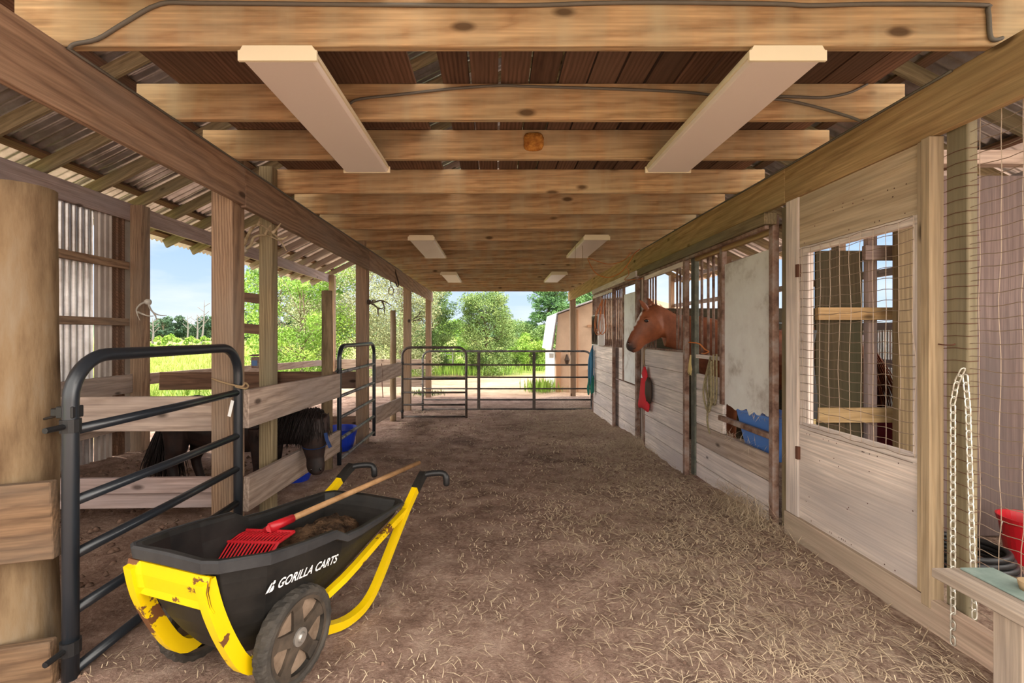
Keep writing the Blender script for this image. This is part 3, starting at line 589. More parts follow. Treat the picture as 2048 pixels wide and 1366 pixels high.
cup = MB().lathe([(.001,0),(.03,0),(.036,.03),(.033,.03),(.001,.004)], 20, 'Z', (1.84,1.56,.5185)); tag(cup.build('cup', M_['ropeT'], smooth=True), 'small tan dish on the teal mat of the bench', 'dish')
# ---------------------------------------------------------------- stalls
SX = 1.95
def ps(name, y, z1=2.26, x0=1.955, x1=2.05, d=.09, m='postO', l=''): return post(name, x0, x1, y, y+d, z1, M_[m], l)
ps('stall_post', 3.02, l='yellowish green post between the plywood door and the first stall front')
ps('stall_post', 6.08, m='fence', l='stall post right behind the hanging red bag')
ps('stall_post', 8.78, m='fence', l='last stall post at the far end of the stall row')
fa = thing('stall_screen', (SX, 3.8, .05), 'fixed stall front with white panel and blue feed tub', 'stall front')
bbox_board('stile', (SX-.045,3.125,.03),(SX+.0,3.175,2.22), M_['rust'], fa); bbox_board('stile', (SX-.03,3.855,.80),(SX+.01,3.905,2.15), M_['rust'], fa)
bbox_board('stile', (SX-.03,4.38,.03),(SX+.01,4.47,2.2), M_['greystl'], fa)
mb = MB(); ed = []
for k in range(21):
    y = 3.18+k*.67/20; ed.append((y, .80+.045*noise.noise((y*18,0,3))+(.02 if k < 5 else 0)))
for (a, za), (b, zb) in zip(ed, ed[1:]): mb.rings([[(SX-.01,a,za),(SX-.01,b,zb),(SX-.01,b,2.0-.02*(b-3.18)),(SX-.01,a,2.0-.02*(a-3.18))],[(SX-.004,a,za),(SX-.004,b,zb),(SX-.004,b,2.0-.02*(b-3.18)),(SX-.004,a,2.0-.02*(a-3.18))]])
mb.build('white_panel', M_['panel'], fa)
bbox_board('rail', (SX-.045,3.18,.665),(SX-.008,3.90,.705), M_['rust'], fa)
for z in ((.03,.17),(.175,.355),(.36,.545)): bbox_board('plank', (SX-.02,3.18,z[0]),(SX+.01,4.375,z[1]), M_['white' if z[0] < .3 else 'fence'], fa)
for z in ((.55,.71),(.715,.87),(.875,1.02)): bbox_board('plank', (SX-.02,3.86,z[0]),(SX+.01,4.375,z[1]), M_['white'], fa)
bbox_board('rail', (SX-.025,3.9,1.17),(SX+.005,4.38,1.205), M_['white'], fa); bbox_board('rail', (SX-.03,3.18,2.10),(SX+.01,4.4,2.15), M_['beamR'], fa)
for y in (3.97,4.07,4.17,4.30): MB().tube([(SX,y,1.2),(SX,y,2.1)], .012, 10).build('bar', M_['rust'], fa, smooth=True)
bbox_board('sill', (SX-.06,3.18,gz(1.9,3.8)-.02),(SX+.0,4.375,.028), M_['maroon' if 0 else 'rust'], fa)
def track(y0, y1, l):
    t = thing('door_track', (1.84,(y0+y1)/2,2.18), l, 'door track'); bbox_board('track_board', (1.82,y0,2.145),(1.908,y1,2.225), M_['postO'] if y0 < 4 else M_['white'], t)
    bbox_board('track_rail', (1.84,y0+.03,2.118),(1.87,y1-.03,2.143), M_['rust'], t, .002); return t
track(3.08, 5.85, 'wooden door track board above the horse, ending near the yellow post'); track(5.92, 8.6, 'pale door track board above the farther sliding door')
def sdoor(y0, y1, z0, z1, bars, label, topz=2.115, split=None):
    t = thing('sliding_stall_door', (1.86,(y0+y1)/2,z0), label, 'stall door')
    bbox_board('stile', (1.835,y0,z0),(1.88,y0+.05,topz), M_['rust'], t); bbox_board('stile', (1.835,y1-.04,z0),(1.88,y1,topz), M_['rust'], t)
    n = 6; h = (z1-z0)/n
    for k in range(n): bbox_board('plank', (1.845,y0+.052,z0+k*h+.002),(1.872,y1-.042,z0+(k+1)*h-.002), M_['white'], t)
    bbox_board('top_rail', (1.838,y0+.052,topz-.05),(1.875,y1-.042,topz), M_['white'], t); bbox_board('mid_rail', (1.838,y0+.052,z1),(1.878,y1-.042,z1+.02), M_['rust'], t)
    for y in bars: MB().tube([(1.857,y,z1+.02),(1.857,y,topz-.05)], .011, 10).build('bar', M_['rust'], t, smooth=True)
    return t
sdoor(4.41, 5.66, .0, 1.22, (4.49,4.57,4.65,5.27,5.36,5.45,5.54), 'sliding stall door the chestnut horse looks over')
sdoor(7.12, 8.62, -.08, 1.19, [7.22+.11*k for k in range(13)], 'farther sliding stall door with the hanging fan and blue ropes')
fc = thing('stall_screen', (SX, 6.7, 0), 'fixed front of the farther stall with a narrow grey panel', 'stall front')
bbox_board('stile', (SX-.05,6.12,-.08),(SX+.0,6.20,2.2), M_['rust'], fc); bbox_board('stile', (SX-.03,6.86,.70),(SX+.01,6.90,2.15), M_['rust'], fc); bbox_board('stile', (SX-.03,7.38,-.08),(SX+.01,7.46,2.2), M_['rust'], fc)
bbox_board('grey_panel', (SX-.012,6.21,.70),(SX-.004,6.86,1.99), M_['panel'], fc, 0)
for k in range(4): bbox_board('plank', (SX-.02,6.21,-.08+k*.19),(SX+.01,7.375,-.08+k*.19+.186), M_['white'], fc)
for k in range(3): bbox_board('plank', (SX-.02,6.905,.70+k*.165),(SX+.01,7.375,.70+k*.165+.161), M_['white'], fc)
bbox_board('rail', (SX-.03,6.21,2.10),(SX+.01,7.38,2.15), M_['rust'], fc)
for y in (6.97,7.07,7.17,7.28): MB().tube([(SX,y,1.195),(SX,y,2.1)], .012, 10).build('bar', M_['rust'], fc, smooth=True)
for i, (y, l) in enumerate(((3.03,'partition between the feed room and the first stall'),(6.12,'dark partition between the two stalls behind the horse'),(8.85,'partition at the far end of the stalls'))):
    y += .16 if i == 0 else 0; pt = thing('stall_partition', (3.3,y,0), l, 'partition'); zt = (.62, 1.94, 1.5)[i]
    for k in range(int(zt/.2)): bbox_board('plank', (2.06,y+.01,.0+k*.2-.05*i),(4.58,y+.045,.197+k*.2-.05*i), M_['plyD' if i == 1 else 'fenceD'], pt, .003)
    bbox_board('end_stud', (4.5,y+.05,-.1),(4.58,y+.1,2.3), M_['post'], pt)
# blue feed tub
ft = thing('feed_tub', (2.08,3.47,.48), 'light blue feed tub hooked inside the first stall opening', 'feed tub')
def rrect(x0, x1, y0, y1, z, r=.04, n=4):
    out = []
    for (cx, cy, a0) in ((x1-r,y1-r,0),(x0+r,y1-r,90),(x0+r,y0+r,180),(x1-r,y0+r,270)):
        for k in range(n+1): a = math.radians(a0+90*k/n); out.append(Vector((cx+r*math.cos(a), cy+r*math.sin(a), z)))
    return out
mb = MB().rings([rrect(2.0,2.2,3.26,3.66,.48),rrect(1.965,2.25,3.20,3.74,.775),rrect(1.955,2.26,3.19,3.75,.78),rrect(1.955,2.26,3.19,3.75,.80),rrect(1.972,2.243,3.207,3.733,.80),rrect(2.007,2.193,3.267,3.653,.49)])
mb.build('tub_shell', M_['blue'], ft)
# hay around tub
def tuft(n, c, s, ln, rnd, flat=.4):
    mb = MB()
    for _ in range(n):
        p = Vector((c[0]+rnd.gauss(0,s[0]), c[1]+rnd.gauss(0,s[1]), c[2]+abs(rnd.gauss(0,s[2]))))
        d = Vector((rnd.uniform(-1,1), rnd.uniform(-1,1), rnd.uniform(-flat,flat))).normalized()*ln*rnd.uniform(.5,1.2); w = d.cross(Vector((0,0,1))).normalized()*.0014
        mb.quad(p-w, p+d*.5+Vector((0,0,.006))-w, p+d, p+d*.5+Vector((0,0,.006))+w)
    return mb
for (c, s, l, n) in (((2.05,3.42,.79),(.05,.12,.02),'loose hay heaped in the light blue feed tub',260),((1.93,3.6,.55),(.02,.15,.008),'hay wisps on the ledge below the light blue feed tub',140),((1.82,3.35,gz(1.82,3.35)+.01),(.07,.20,.05),'heap of hay on the floor at the foot of the first stall front',1600),((1.75,5.65,gz(1.75,5.65)),(.12,.28,.06),'heap of hay on the floor below the red bag',1600)):
    o = tuft(n, c, s, .12, R); tag(o.build('hay_pile', M_['straw']), l, 'hay', kind='stuff')
# hanging goods on the stalls
rb = thing('nylon_bag', (1.80,5.5,.7), 'red fabric bag hanging on the horse door', 'bag')
def bagring(z, ya, yb, t): 
    return [Vector((1.80+t*math.sin(a), (ya+yb)/2+(yb-ya)/2*math.cos(a), z+.012*math.sin(3*a))) for a in [2*math.pi*k/16 for k in range(16)]]
MB().rings([bagring(.49,5.34,5.72,.018),bagring(.53,5.33,5.73,.032),bagring(.65,5.36,5.66,.036),bagring(.8,5.38,5.62,.032),bagring(.93,5.42,5.58,.022),bagring(1.0,5.47,5.52,.008)]).build('bag_body', M_['redd'], rb, smooth=True)
MB().rings([bagring(.60,5.28,5.42,.02),bagring(.7,5.27,5.44,.034),bagring(.83,5.29,5.43,.03),bagring(.88,5.32,5.40,.01)]).build('dark_glove', M_['leather'], rb, smooth=True)
MB().tube(smoothpath([(1.80,5.49,1.0),(1.79,5.5,1.1),(1.81,5.5,1.22),(1.86,5.5,1.24)]), .005, 6).build('hang_cord', M_['ropeT'], rb, smooth=True)
bx = MB().box((1.775,5.46,.885),(1.779,5.50,.915)); bx.v = [v for v in bx.v]; mb = MB(); mb.rings([[(1.768,5.47,.87),(1.768,5.53,.87),(1.768,5.50,.915)],[(1.764,5.47,.87),(1.764,5.53,.87),(1.764,5.50,.915)]]); mb.build('triangle_patch', M_['logo'], rb)
fn = thing('box_fan', (1.76,8.0,1.2), 'grey box fan hung on the farther sliding door', 'fan')
FM = T((0,0,0)); MB().box((1.715,7.62,1.20),(1.83,8.12,1.73), FM).build('housing', M_['panel'], fn, bevel=.012)
gr = MB()
for k in range(11): gr.tube([(1.709,7.87+.02*(k+1)*math.cos(a),1.465+.02*(k+1)*math.sin(a)) for a in [2*math.pi*j/24 for j in range(24)]], .003, 4, closed=True)
gr.box((1.712,7.64,1.22),(1.714,8.10,1.71)); gr.v = [FM @ Vector(v) for v in gr.v]; gr.build('grille', M_['leather'], fn)
def loops(name, X, pts, r, m, label, n=5, w=.05, spread=.06, cat='rope'):
    mb = MB()
    for k in range(n):
        o = Vector((R.uniform(-.06,.04), R.uniform(-1,1)*spread, R.uniform(-.04,.04)))
        pp = [Vector(q)+o*(0 if i == 0 else 1) for i, q in enumerate(pts)]; mb.tube(smoothpath(pp), r, 6)
    return tag(mb.build(name, m, smooth=True), label, cat)
loops('lead_rope', 0, [(1.80,8.42,1.2),(1.78,8.5,.95),(1.77,8.47,.55),(1.77,8.40,.48),(1.78,8.36,.7),(1.79,8.38,1.1)], .006, M_['ropeB'], 'bundle of blue lead ropes hanging below the box fan', 9, spread=.07)
loops('halter', 0, [(1.77,8.42,.7),(1.765,8.46,.45),(1.765,8.42,.32),(1.765,8.36,.34),(1.77,8.38,.6)], .014, M_['ropeG'], 'green halter hanging at the bottom of the blue ropes', 4, spread=.05, cat='halter')
loops('extension_cord', 0, [(1.80,7.62,1.98),(1.70,7.59,1.74),(1.68,7.58,1.5),(1.74,7.58,1.42),(1.80,7.59,1.52),(1.78,7.60,1.75),(1.80,7.61,2.0)], .0045, M_['orange'], 'orange cord coiled over the box fan', 5, spread=.05, cat='cord')
loops('lead_rope', 0, [(1.90,4.02,1.2),(1.885,4.06,.95),(1.885,4.02,.80),(1.885,3.96,.76),(1.885,3.92,.85),(1.89,3.93,1.1),(1.90,3.95,1.2)], .009, M_['ropeO'], 'olive lead rope looped on the first stall rail', 3, spread=.025)
mb = MB().tube(smoothpath([(1.885,3.99,1.1),(1.88,4.02,.8),(1.885,4.05,.62),(1.885,4.0,.52)]), [.009]*9+[.008]*3+[.004], 6); tag(mb.build('rope_end', M_['ropeO'], smooth=True), 'loose end of olive rope hanging down the pale planks', 'rope')
mb = MB()
for k in range(26): a = R.uniform(-.03,.03); mb.tube([(1.87,4.36+a*.4,1.2),(1.862,4.36+a,1.12),(1.86+R.uniform(-.01,.01),4.37+a*1.8,1.03+R.uniform(-.03,.03))], .0016, 4)
tag(mb.build('twine_tassel', M_['ropeY']), 'yellow twine tassel tied beside the first stall bars', 'twine')
mb = MB().tube(smoothpath([(1.86,4.38,1.32),(1.90,4.25,1.31),(1.93,4.2,1.26),(1.93,4.12,1.24),(1.92,4.18,1.22),(1.93,4.26,1.22)]), .006, 6); tag(mb.build('baling_twine', M_['orange'], smooth=True), 'orange twine knotted round the bars of the first stall', 'twine')
mb = MB().tube(smoothpath([P(1175,517,6.0),P(1190,545,5.8),P(1215,555,5.8),P(1240,546,5.6),P(1258,525,5.5),P(1268,508,5.6),P(1280,498,5.7)]), .006, 6).tube(smoothpath([P(1177,516,6.0),P(1215,528,6.2),P(1245,522,6.2),P(1262,505,6.2)]), .005, 6).tube(smoothpath([P(1252,532,5.6),P(1258,548,5.8),P(1250,560,6.1),P(1290,557,5.9)]), .005, 6)
tag(mb.build('extension_cord', M_['orange'], smooth=True), 'orange extension cord sagging from the second right light to the beam', 'cord')
# ---------------------------------------------------------------- light fixtures
for i, (x0, x1, y) in enumerate(((-.98,-.69,1.74),(.977,1.262,1.74),(-.974,-.687,5.08),(.985,1.27,5.06),(-.974,-.687,8.06),(.985,1.27,8.04))):
    who = ['long fluorescent light nearest the camera on the left','long fluorescent light nearest the camera on the right','second fluorescent light in the left row','second fluorescent light in the right row, with the orange cord','farthest fluorescent light in the left row','farthest fluorescent light in the right row'][i]
    f = thing('ceiling_light', ((x0+x1)/2, y+.61, JB-.03), who, 'ceiling light', 'fluorescent lights under the joists')
    z = JB-.002; mb = MB(); mb.rings([[(x0+.01,yy,z),(x1-.01,yy,z),(x1-.01,yy,z-.018),(x1,yy,z-.02),(x1,yy,z-.034),(x0,yy,z-.034),(x0,yy,z-.02),(x0+.01,yy,z-.018)] for yy in (y+.012,y+1.208)]); mb.build('housing', M_['fixt'], f)
    mb = MB(); mb.rings([[(x0+.004,yy,z-.034),(x1-.004,yy,z-.034),(x1-.012,yy,z-.056),(x0+.012,yy,z-.056)] for yy in (y+.012,y+1.208)]); mb.build('diffuser', M_['lens'], f, bevel=.004)
    for yy in (y, y+1.209):
        mb = MB(); mb.rings([[(x0+.012,q,z),(x1-.012,q,z),(x1-.002,q,z-.017),(x1+.006,q,z-.019),(x1+.006,q,z-.058),(x0-.006,q,z-.058),(x0-.006,q,z-.019),(x0+.002,q,z-.017)] for q in (yy, yy+.011)]); e_ = mb.build('end_cap', M_['fixt'], f)
# cables
def cable(name, Y, pts, r, label, m='cable', flat=1): 
    mb = MB().tube(smoothpath([P(a, b, Y) for a, b in pts]), r, 6); return tag(mb.build(name, M_[m], smooth=True), label, 'cable')
cable('cable', 1.738, [(139,97),(150,88),(195,78),(250,45),(320,8),(400,6),(700,9),(1024,11),(1200,6),(1350,5),(1560,8),(1620,11),(1760,8),(1960,10),(1976,20),(1980,68),(1988,80),(2005,76)], .0075, 'grey electric cable stapled along the nearest ceiling joist')
cable('cable', 2.333, [(700,207),(720,198),(800,189),(900,178),(1000,171),(1060,173),(1200,177),(1350,183),(1420,190),(1445,200)], .0065, 'grey cable on the second joist between the two long lights')
cable('cable', 2.333, [(1545,192),(1600,194),(1650,195),(1700,185),(1735,168)], .0065, 'upper grey cable on the second joist right of the right long light')
cable('cable', 2.325, [(1540,198),(1580,202),(1640,216),(1700,234),(1722,243)], .0065, 'lower grey cable on the second joist right of the right long light')
mb = MB().tube(smoothpath([(-1.645,1.75,2.50),(-1.645,3.0,2.498),(-1.644,4.2,2.49),(-1.644,6.0,2.497),(-1.645,8,2.5)]), .006, 6); tag(mb.build('cable', M_['cable'], smooth=True), 'grey cable running along the top of the left aisle beam', 'cable')
mb = MB().tube(smoothpath([(1.905,1.9,2.50),(1.904,3.0,2.495),(1.904,4.2,2.50),(1.905,6.0,2.497)]), .006, 6); tag(mb.build('cable', M_['cable'], smooth=True), 'grey cable running along the top of the right aisle beam', 'cable')
for x, y in ((1150,5.35),(1164,5.4)):
    mb = MB().tube(smoothpath([P(x,479 if x<1155 else 481,y),P(x+1,505,y),P(x,525,y),P(x+1,533,y)]), .0025, 5); tag(mb.build('hanging_string', M_['ropeT']), 'thin string dangling from the joists near the far lights, '+('left' if x < 1155 else 'right')+' of two', 'string', 'strings')
# foam patch
mb = MB(); cx_, cz_ = P(1067,284,2.868).x, P(1067,284,2.868).z; rg = []
for s, dy in ((1,0),(1,-.008),(.8,-.02),(.4,-.026)):
    rg.append([Vector((cx_+.063*s*(abs(math.cos(a))**.6*(1 if math.cos(a)>0 else -1))*(1+.08*noise.noise((a*3,s,0))), 2.869+dy, cz_+.058*s*(abs(math.sin(a))**.6*(1 if math.sin(a)>0 else -1))*(1+.1*noise.noise((a*4,s,5))))) for a in [2*math.pi*k/28 for k in range(28)]])
tag(mb.rings(rg).build('foam_patch', M_['foam'], smooth=True), 'square orange foam patch on the third ceiling joist', 'foam patch')
# diagonal brace in front of first joist
tag(board('brace', (-1.44,1.66,2.80), (-1.59,1.66,3.2), .12, .04, M_['joist'], side=(0,1,0)), 'end of a diagonal brace board above the nearest joist at upper left', 'brace')
# ---------------------------------------------------------------- antlers and hanging tack
def antl(name, Y, lines, m, label, skull=None, r=.012):
    t = thing(name, P(*lines[0][0][:2], Y), label, 'antlers')
    for ln in lines:
        pts = smoothpath([P(a[0], a[1], Y+(a[2] if len(a) > 2 else 0)) for a in ln]); n = len(pts)
        MB().tube(pts, [r*(1-.75*i/(n-1)) for i in range(n)], 8).build('antler' if ln is lines[0] or ln[0] == lines[0][0] else 'tine', m, t, smooth=True)
    if skull:
        q = P(skull[0], skull[1], Y); MB().rings([[q+Vector((math.cos(a)*s*.024, dy, math.sin(a)*s*.034)) for a in [2*math.pi*k/12 for k in range(12)]] for s, dy in ((.5,-.05),(1,-.02),(1,.03))]).build('skull_plate', M_['bone'] if m != M_['antD'] else M_['leather'], t, smooth=True)
    return t
antl('deer_antlers', 3.40, [[(484,498),(492,480,-.03),(505,455,-.06),(522,450,-.08),(545,466,-.1),(560,480,-.1),(573,502,-.1)],[(484,500),(500,492,.02),(508,475,.05),(530,470,.06),(552,478,.05),(568,488,.05)],[(545,466,-.1),(553,458,-.1),(562,446,-.1)],[(558,478,-.1),(566,478,-.12),(576,472,-.12)],[(517,452,-.08),(518,444,-.08),(520,436,-.08)],[(530,470,.06),(536,458,.06),(542,450,.06)]], M_['antler'], 'large antlers hung on the slim green post under the left beam', (486,498), .0135)
antl('deer_antlers', 5.40, [[(294,604),(282,608),(273,618,-.02),(275,630,-.03),(280,641,-.03)],[(297,606),(300,616),(308,626),(322,631),(333,631)],[(275,624),(285,628),(296,632),(307,632)],[(308,626),(311,632),(313,640)]], M_['bone'], 'bleached antler hung on the outer wall post by the sky opening', (296,604), .013)
antl('deer_antlers', 5.90, [[(738,604),(750,604),(762,601),(775,606),(783,612)],[(738,604),(748,610),(756,616),(766,618),(770,622)],[(756,616),(756,625),(757,632)],[(764,602),(768,612),(769,628)],[(744,602),(748,600),(752,603)]], M_['antD'], 'dark antlers on the square post behind the second gate', (738,604), .014)
antl('deer_antlers', 9.0, [[(826,638),(832,635),(838,629),(842,622),(850,627)],[(826,642),(836,640),(844,641),(852,640)],[(838,629),(840,625),(838,620)],[(834,634),(842,633),(850,634)],[(836,640),(842,637),(848,646)]], M_['antD'], 'skull mounted antlers on the third square post', (818,642), .012)
mb = thing('leather_strap', P(787,535,6.9), 'dark leather strap and ring hanging from the left beam', 'strap')
MB().tube(smoothpath([P(788,532,7.5),P(792,548,7.5),P(797,566,7.5),P(795,573,7.5),P(789,560,7.5),P(787,545,7.5)]), .011, 6).tube(smoothpath([P(787,538,7.5),P(784,552,7.5),P(781,565,7.5)]), .01, 6).build('strap_loop', M_['leather'], mb)
MB().tube([P(782+5*math.cos(a),582+8*math.sin(a),7.5) for a in [2*math.pi*k/16 for k in range(16)]], .007, 6, closed=True).tube([P(781,562,7.5),P(782,575,7.5)], .006, 6).build('ring', M_['iron'], mb)
# trail camera
tcam = thing('trail_camera', P(512,724,5.9), 'small trail camera box on the fence rail behind the big post', 'camera')
q = P(512,725,5.9); MB().box(q+Vector((-.055,-.03,-.07)), q+Vector((.055,.03,.07))).build('camera_body', M_['rust'], tcam, bevel=.01)
MB().box(q+Vector((-.035,-.036,-.04)), q+Vector((.035,-.031,.03))).build('lens_panel', M_['screen'], tcam)
MB().rings([[q+Vector((-.06,-.06,.085)),q+Vector((.06,-.06,.085)),q+Vector((.06,.04,.10)),q+Vector((-.06,.04,.10))],[q+Vector((-.06,-.06,.09)),q+Vector((.06,-.06,.09)),q+Vector((.06,.04,.106)),q+Vector((-.06,.04,.106))]]).build('rain_hood', M_['iron'], tcam)
# blue tubs left
bucket('feed_pan', (-1.92,5.62,gz(-1.92,5.6)), .15, .21, .27, M_['royal'], 'royal blue tub on the dirt behind the second gate', 'tub', False)
bucket('feed_pan', (-1.95,4.35,gz(-1.95,4.35)-.0), .16, .20, .11, M_['royal'], 'low blue pan on the dirt below the pony muzzle', 'pan', False)
# ---------------------------------------------------------------- animals
def fuse(name, mb, m, parent, voxel=.014, smooth_it=6, M=None):
    me = bpy.data.meshes.new('tmp'); me.from_pydata(mb.v, [], mb.f); me.update(); o = bpy.data.objects.new('tmp', me); C.objects.link(o)
    r = o.modifiers.new('r', 'REMESH'); r.mode = 'VOXEL'; r.voxel_size = voxel
    s = o.modifiers.new('s', 'SMOOTH'); s.iterations = smooth_it; s.factor = .5
    bpy.context.view_layer.update(); dg = bpy.context.evaluated_depsgraph_get(); me2 = bpy.data.meshes.new_from_object(o.evaluated_get(dg))
    bpy.data.objects.remove(o); me2.name = name; me2.materials.clear(); me2.materials.append(m)
    me2.polygons.foreach_set('use_smooth', [True]*len(me2.polygons))
    ob = bpy.data.objects.new(name, me2); M = M or Matrix.Identity(4); put(ob, M, parent); return ob
def sect(mb, secs, n=18):
    """secs: (top, bottom, halfwidth, widthdir) -> elliptical rings"""
    rs = []
    for top, bot, hw, wd in secs:
        top = Vector(top); bot = Vector(bot); c = (top+bot)/2; a = (top-bot)/2; wd = Vector(wd).normalized()
        rs.append([c+a*math.cos(2*math.pi*k/n)+wd*hw*math.sin(2*math.pi*k/n) for k in range(n)])
    mb.rings(rs)
def hairs(name, roots, m, parent, n, seed=1, r=.004):
    """roots: list of (p, dirvec, length) strands gathered in one mesh"""
    rd = random.Random(seed); mb = MB()
    for _ in range(n):
        p, d, ln = rd.choice(roots); p = Vector(p)+Vector((rd.gauss(0,.014),rd.gauss(0,.014),rd.gauss(0,.008))); d = Vector(d)+Vector((rd.gauss(0,.16),rd.gauss(0,.16),rd.gauss(0,.1)))
        d.normalize(); L_ = ln*rd.uniform(.6,1.1); q = [p, p+d*L_*.45+Vector((0,0,.012)), p+d*L_*.8+Vector((0,0,-.02)), p+d*L_+Vector((0,0,-.05*L_*4))]
        mb.tube(q, [r, r*1.1, r*.8, r*.2], 3)
    return mb.build(name, m, parent, smooth=True)
hy = 5.0; H3 = lambda a, b, y=hy: P(1160+a/3.596, 520+b/3.596, y)
horse = thing('horse', (2.9, hy, gz(2.9, hy)), 'chestnut horse with a white blaze looking out over the sliding stall door', 'horse')
mb = MB(); WY = (0,1,0)
sect(mb, [(H3(331,612),H3(338,640),.024,WY),(H3(334,598),H3(352,654),.043,WY),(H3(346,565),H3(385,668),.056,WY),(H3(362,530),H3(425,655),.056,WY),(H3(385,480),H3(470,610),.058,WY),(H3(410,425),H3(530,584),.078,WY),(H3(438,375),H3(580,562),.098,WY),(H3(476,338),H3(608,556),.098,WY),(H3(520,322),H3(622,560),.085,WY),(H3(560,322),H3(610,590),.08,WY),(H3(620,348),H3(606,622),.085,WY),(H3(700,398),H3(668,640),.10,WY)
   ,((2.26,hy,1.60),(2.12,hy,1.12),.15,WY),((2.50,hy,1.545),(2.36,hy,.84),.21,WY),((2.75,hy,1.50),(2.7,hy,.80),.26,WY),((3.1,hy,1.45),(3.1,hy,.78),.29,WY),((3.5,hy,1.48),(3.5,hy,.84),.28,WY),((3.8,hy,1.50),(3.85,hy,.95),.25,WY),((4.0,hy,1.40),(4.05,hy,1.05),.16,WY)])
for (x, yy, hind) in ((2.5,-.16,0),(2.5,.16,0),(3.82,-.16,1),(3.82,.16,1)):
    g0 = gz(x, hy)
    if hind: pts = [(x,hy+yy,1.15),(x-.05,hy+yy,.85),(x+.08,hy+yy,.56),(x+.02,hy+yy,.30),(x-.02,hy+yy,.12),(x-.05,hy+yy,g0+.0)]; rr = [.17,.12,.06,.042,.05,.065]
    else: pts = [(x,hy+yy,1.0),(x,hy+yy,.75),(x,hy+yy,.50),(x+.01,hy+yy,.30),(x,hy+yy,.12),(x-.04,hy+yy,g0+.0)]; rr = [.12,.085,.06,.042,.045,.065]
    mb.tube(smoothpath(pts,3), [lerp1(i/3, list(enumerate(rr))) for i in range(len(rr)*3-2)], 12)
def ear(mb, base, tip, w, nrm):
    base = Vector(base); tip = Vector(tip); d = tip-base; s = d.cross(Vector(nrm)).normalized(); t = d.cross(s).normalized()
    rs = []
    for k, ww in ((-.15,.7),(0,.9),(.3,1.0),(.6,.75),(.85,.4),(1,.12)): c = base+d*k; rs.append([c+s*w*ww*math.cos(a)+t*w*.45*ww*math.sin(a) for a in [2*math.pi*j/10 for j in range(10)]])
    mb.rings(rs)
ear(mb, H3(476,345,hy-.05), H3(424,284,hy-.07), .034, WY); ear(mb, H3(528,345,hy+.045), H3(482,268,hy+.06), .038, WY)
# cheek, eye socket, nostril volumes
def ball(mb, c, r, sc=(1,1,1), n=12):
    c = Vector(c); rs = []
    for i in range(1, n//2+3):
        th = math.pi*i/(n//2+3); rs.append([c+Vector((r*math.sin(th)*math.cos(a)*sc[0], r*math.sin(th)*math.sin(a)*sc[1], r*math.cos(th)*sc[2])) for a in [2*math.pi*j/n for j in range(n)]])
    mb.rings(rs)
ball(mb, H3(560,490,hy-.05), .075, (1,.55,1.1)); ball(mb, H3(560,490,hy+.05), .075, (1,.55,1.1)); ball(mb, H3(480,425,hy-.075), .03, (1.3,.6,.7)); ball(mb, H3(352,605,hy-.035), .028)
hb = fuse('body', mb, M_['chestnut'], horse, .009, 4)
mb = MB(); ball(mb, H3(478,438,hy-.088), .0205, (1.15,.7,.85), 16); mb.build('eye', M_['eye'], horse, smooth=True)
mb = MB(); ball(mb, H3(478,438,hy+.088), .0205, (1.15,.7,.85), 16); mb.build('eye', M_['eye'], horse, smooth=True)
mb = MB(); ball(mb, H3(350,603,hy-.052), .014, (.8,.5,1.2), 12); mb.build('nostril', M_['eye'], horse, smooth=True)
MB().tube(smoothpath([H3(338,640,hy-.03),H3(352,642,hy-.05),H3(375,640,hy-.060),H3(400,632,hy-.060)]), .0035, 6).build('mouth', M_['eye'], horse, smooth=True)
hairs('mane', [(H3(540+i*16,322+i*7.5,hy+.03), (.4,.55,-.55), .17) for i in range(14)], M_['sorrelhair'], horse, 260, 3, .0025)
hairs('forelock', [(H3(500,328,hy-.01), (-.7,-.1,-.7), .10),(H3(510,325,hy), (-.7,-.2,-.6), .10)], M_['sorrelhair'], horse, 60, 5, .0025)
hairs('tail', [((4.06,hy+dy,1.32),(.25,0,-1),.75) for dy in (-.03,0,.03)], M_['sorrelhair'], horse, 160, 6, .006)
# pony
pn = thing('pony', (-2.3,4.0,gz(-2.3,4.0)), 'small dark brown pony with a shaggy mane leaning its head through the fence', 'pony')
PY = 4.0; Q = lambda a, b, y=PY: P(a, b, y); mb = MB()
hq = 3.76
sect(mb, [(Q(625,949,hq-.04),Q(642,949,hq-.04),.028,(0,1,0)),(Q(616,942,hq-.03),Q(648,942,hq-.03),.045,(0,1,0)),(Q(613,932,hq-.02),Q(650,930,hq-.02),.052,(0,1,0)),(Q(613,918,hq),Q(648,914,hq),.05,(0,1,0)),(Q(607,900,hq),Q(651,894,hq),.062,(0,1,0)),(Q(600,878,hq+.02),Q(656,870,hq+.01),.085,(0,1,0)),(Q(596,858,hq+.04),Q(660,850,hq+.03),.092,(0,1,0)),(Q(598,842,hq+.06),Q(659,832,hq+.05),.085,(0,1,0)),(Q(606,834,hq+.08),Q(650,826,hq+.08),.06,(0,1,0))])
sect(mb, [((-1.46,3.80,.72),(-1.50,3.82,.60),.055,(0,1,0)),((-1.54,3.83,.75),(-1.58,3.85,.50),.085,(.2,1,0)),((-1.66,3.90,.745),(-1.68,3.90,.455),.10,(.3,1,0)),((-1.82,3.96,.76),(-1.84,3.96,.44),.12,(.2,1,0)),((-2.0,4.0,.80),(-1.98,4.0,.38),.15,(0,1,0)),((-2.2,4.0,.83),(-2.2,4.0,.36),.20,(0,1,0)),((-2.45,4.02,.82),(-2.45,4.02,.37),.22,(0,1,0)),((-2.65,4.04,.86),(-2.65,4.04,.42),.20,(0,1,0)),((-2.8,4.05,.84),(-2.82,4.05,.5),.15,(0,1,0)),((-2.88,4.06,.76),(-2.88,4.06,.6),.07,(0,1,0))])
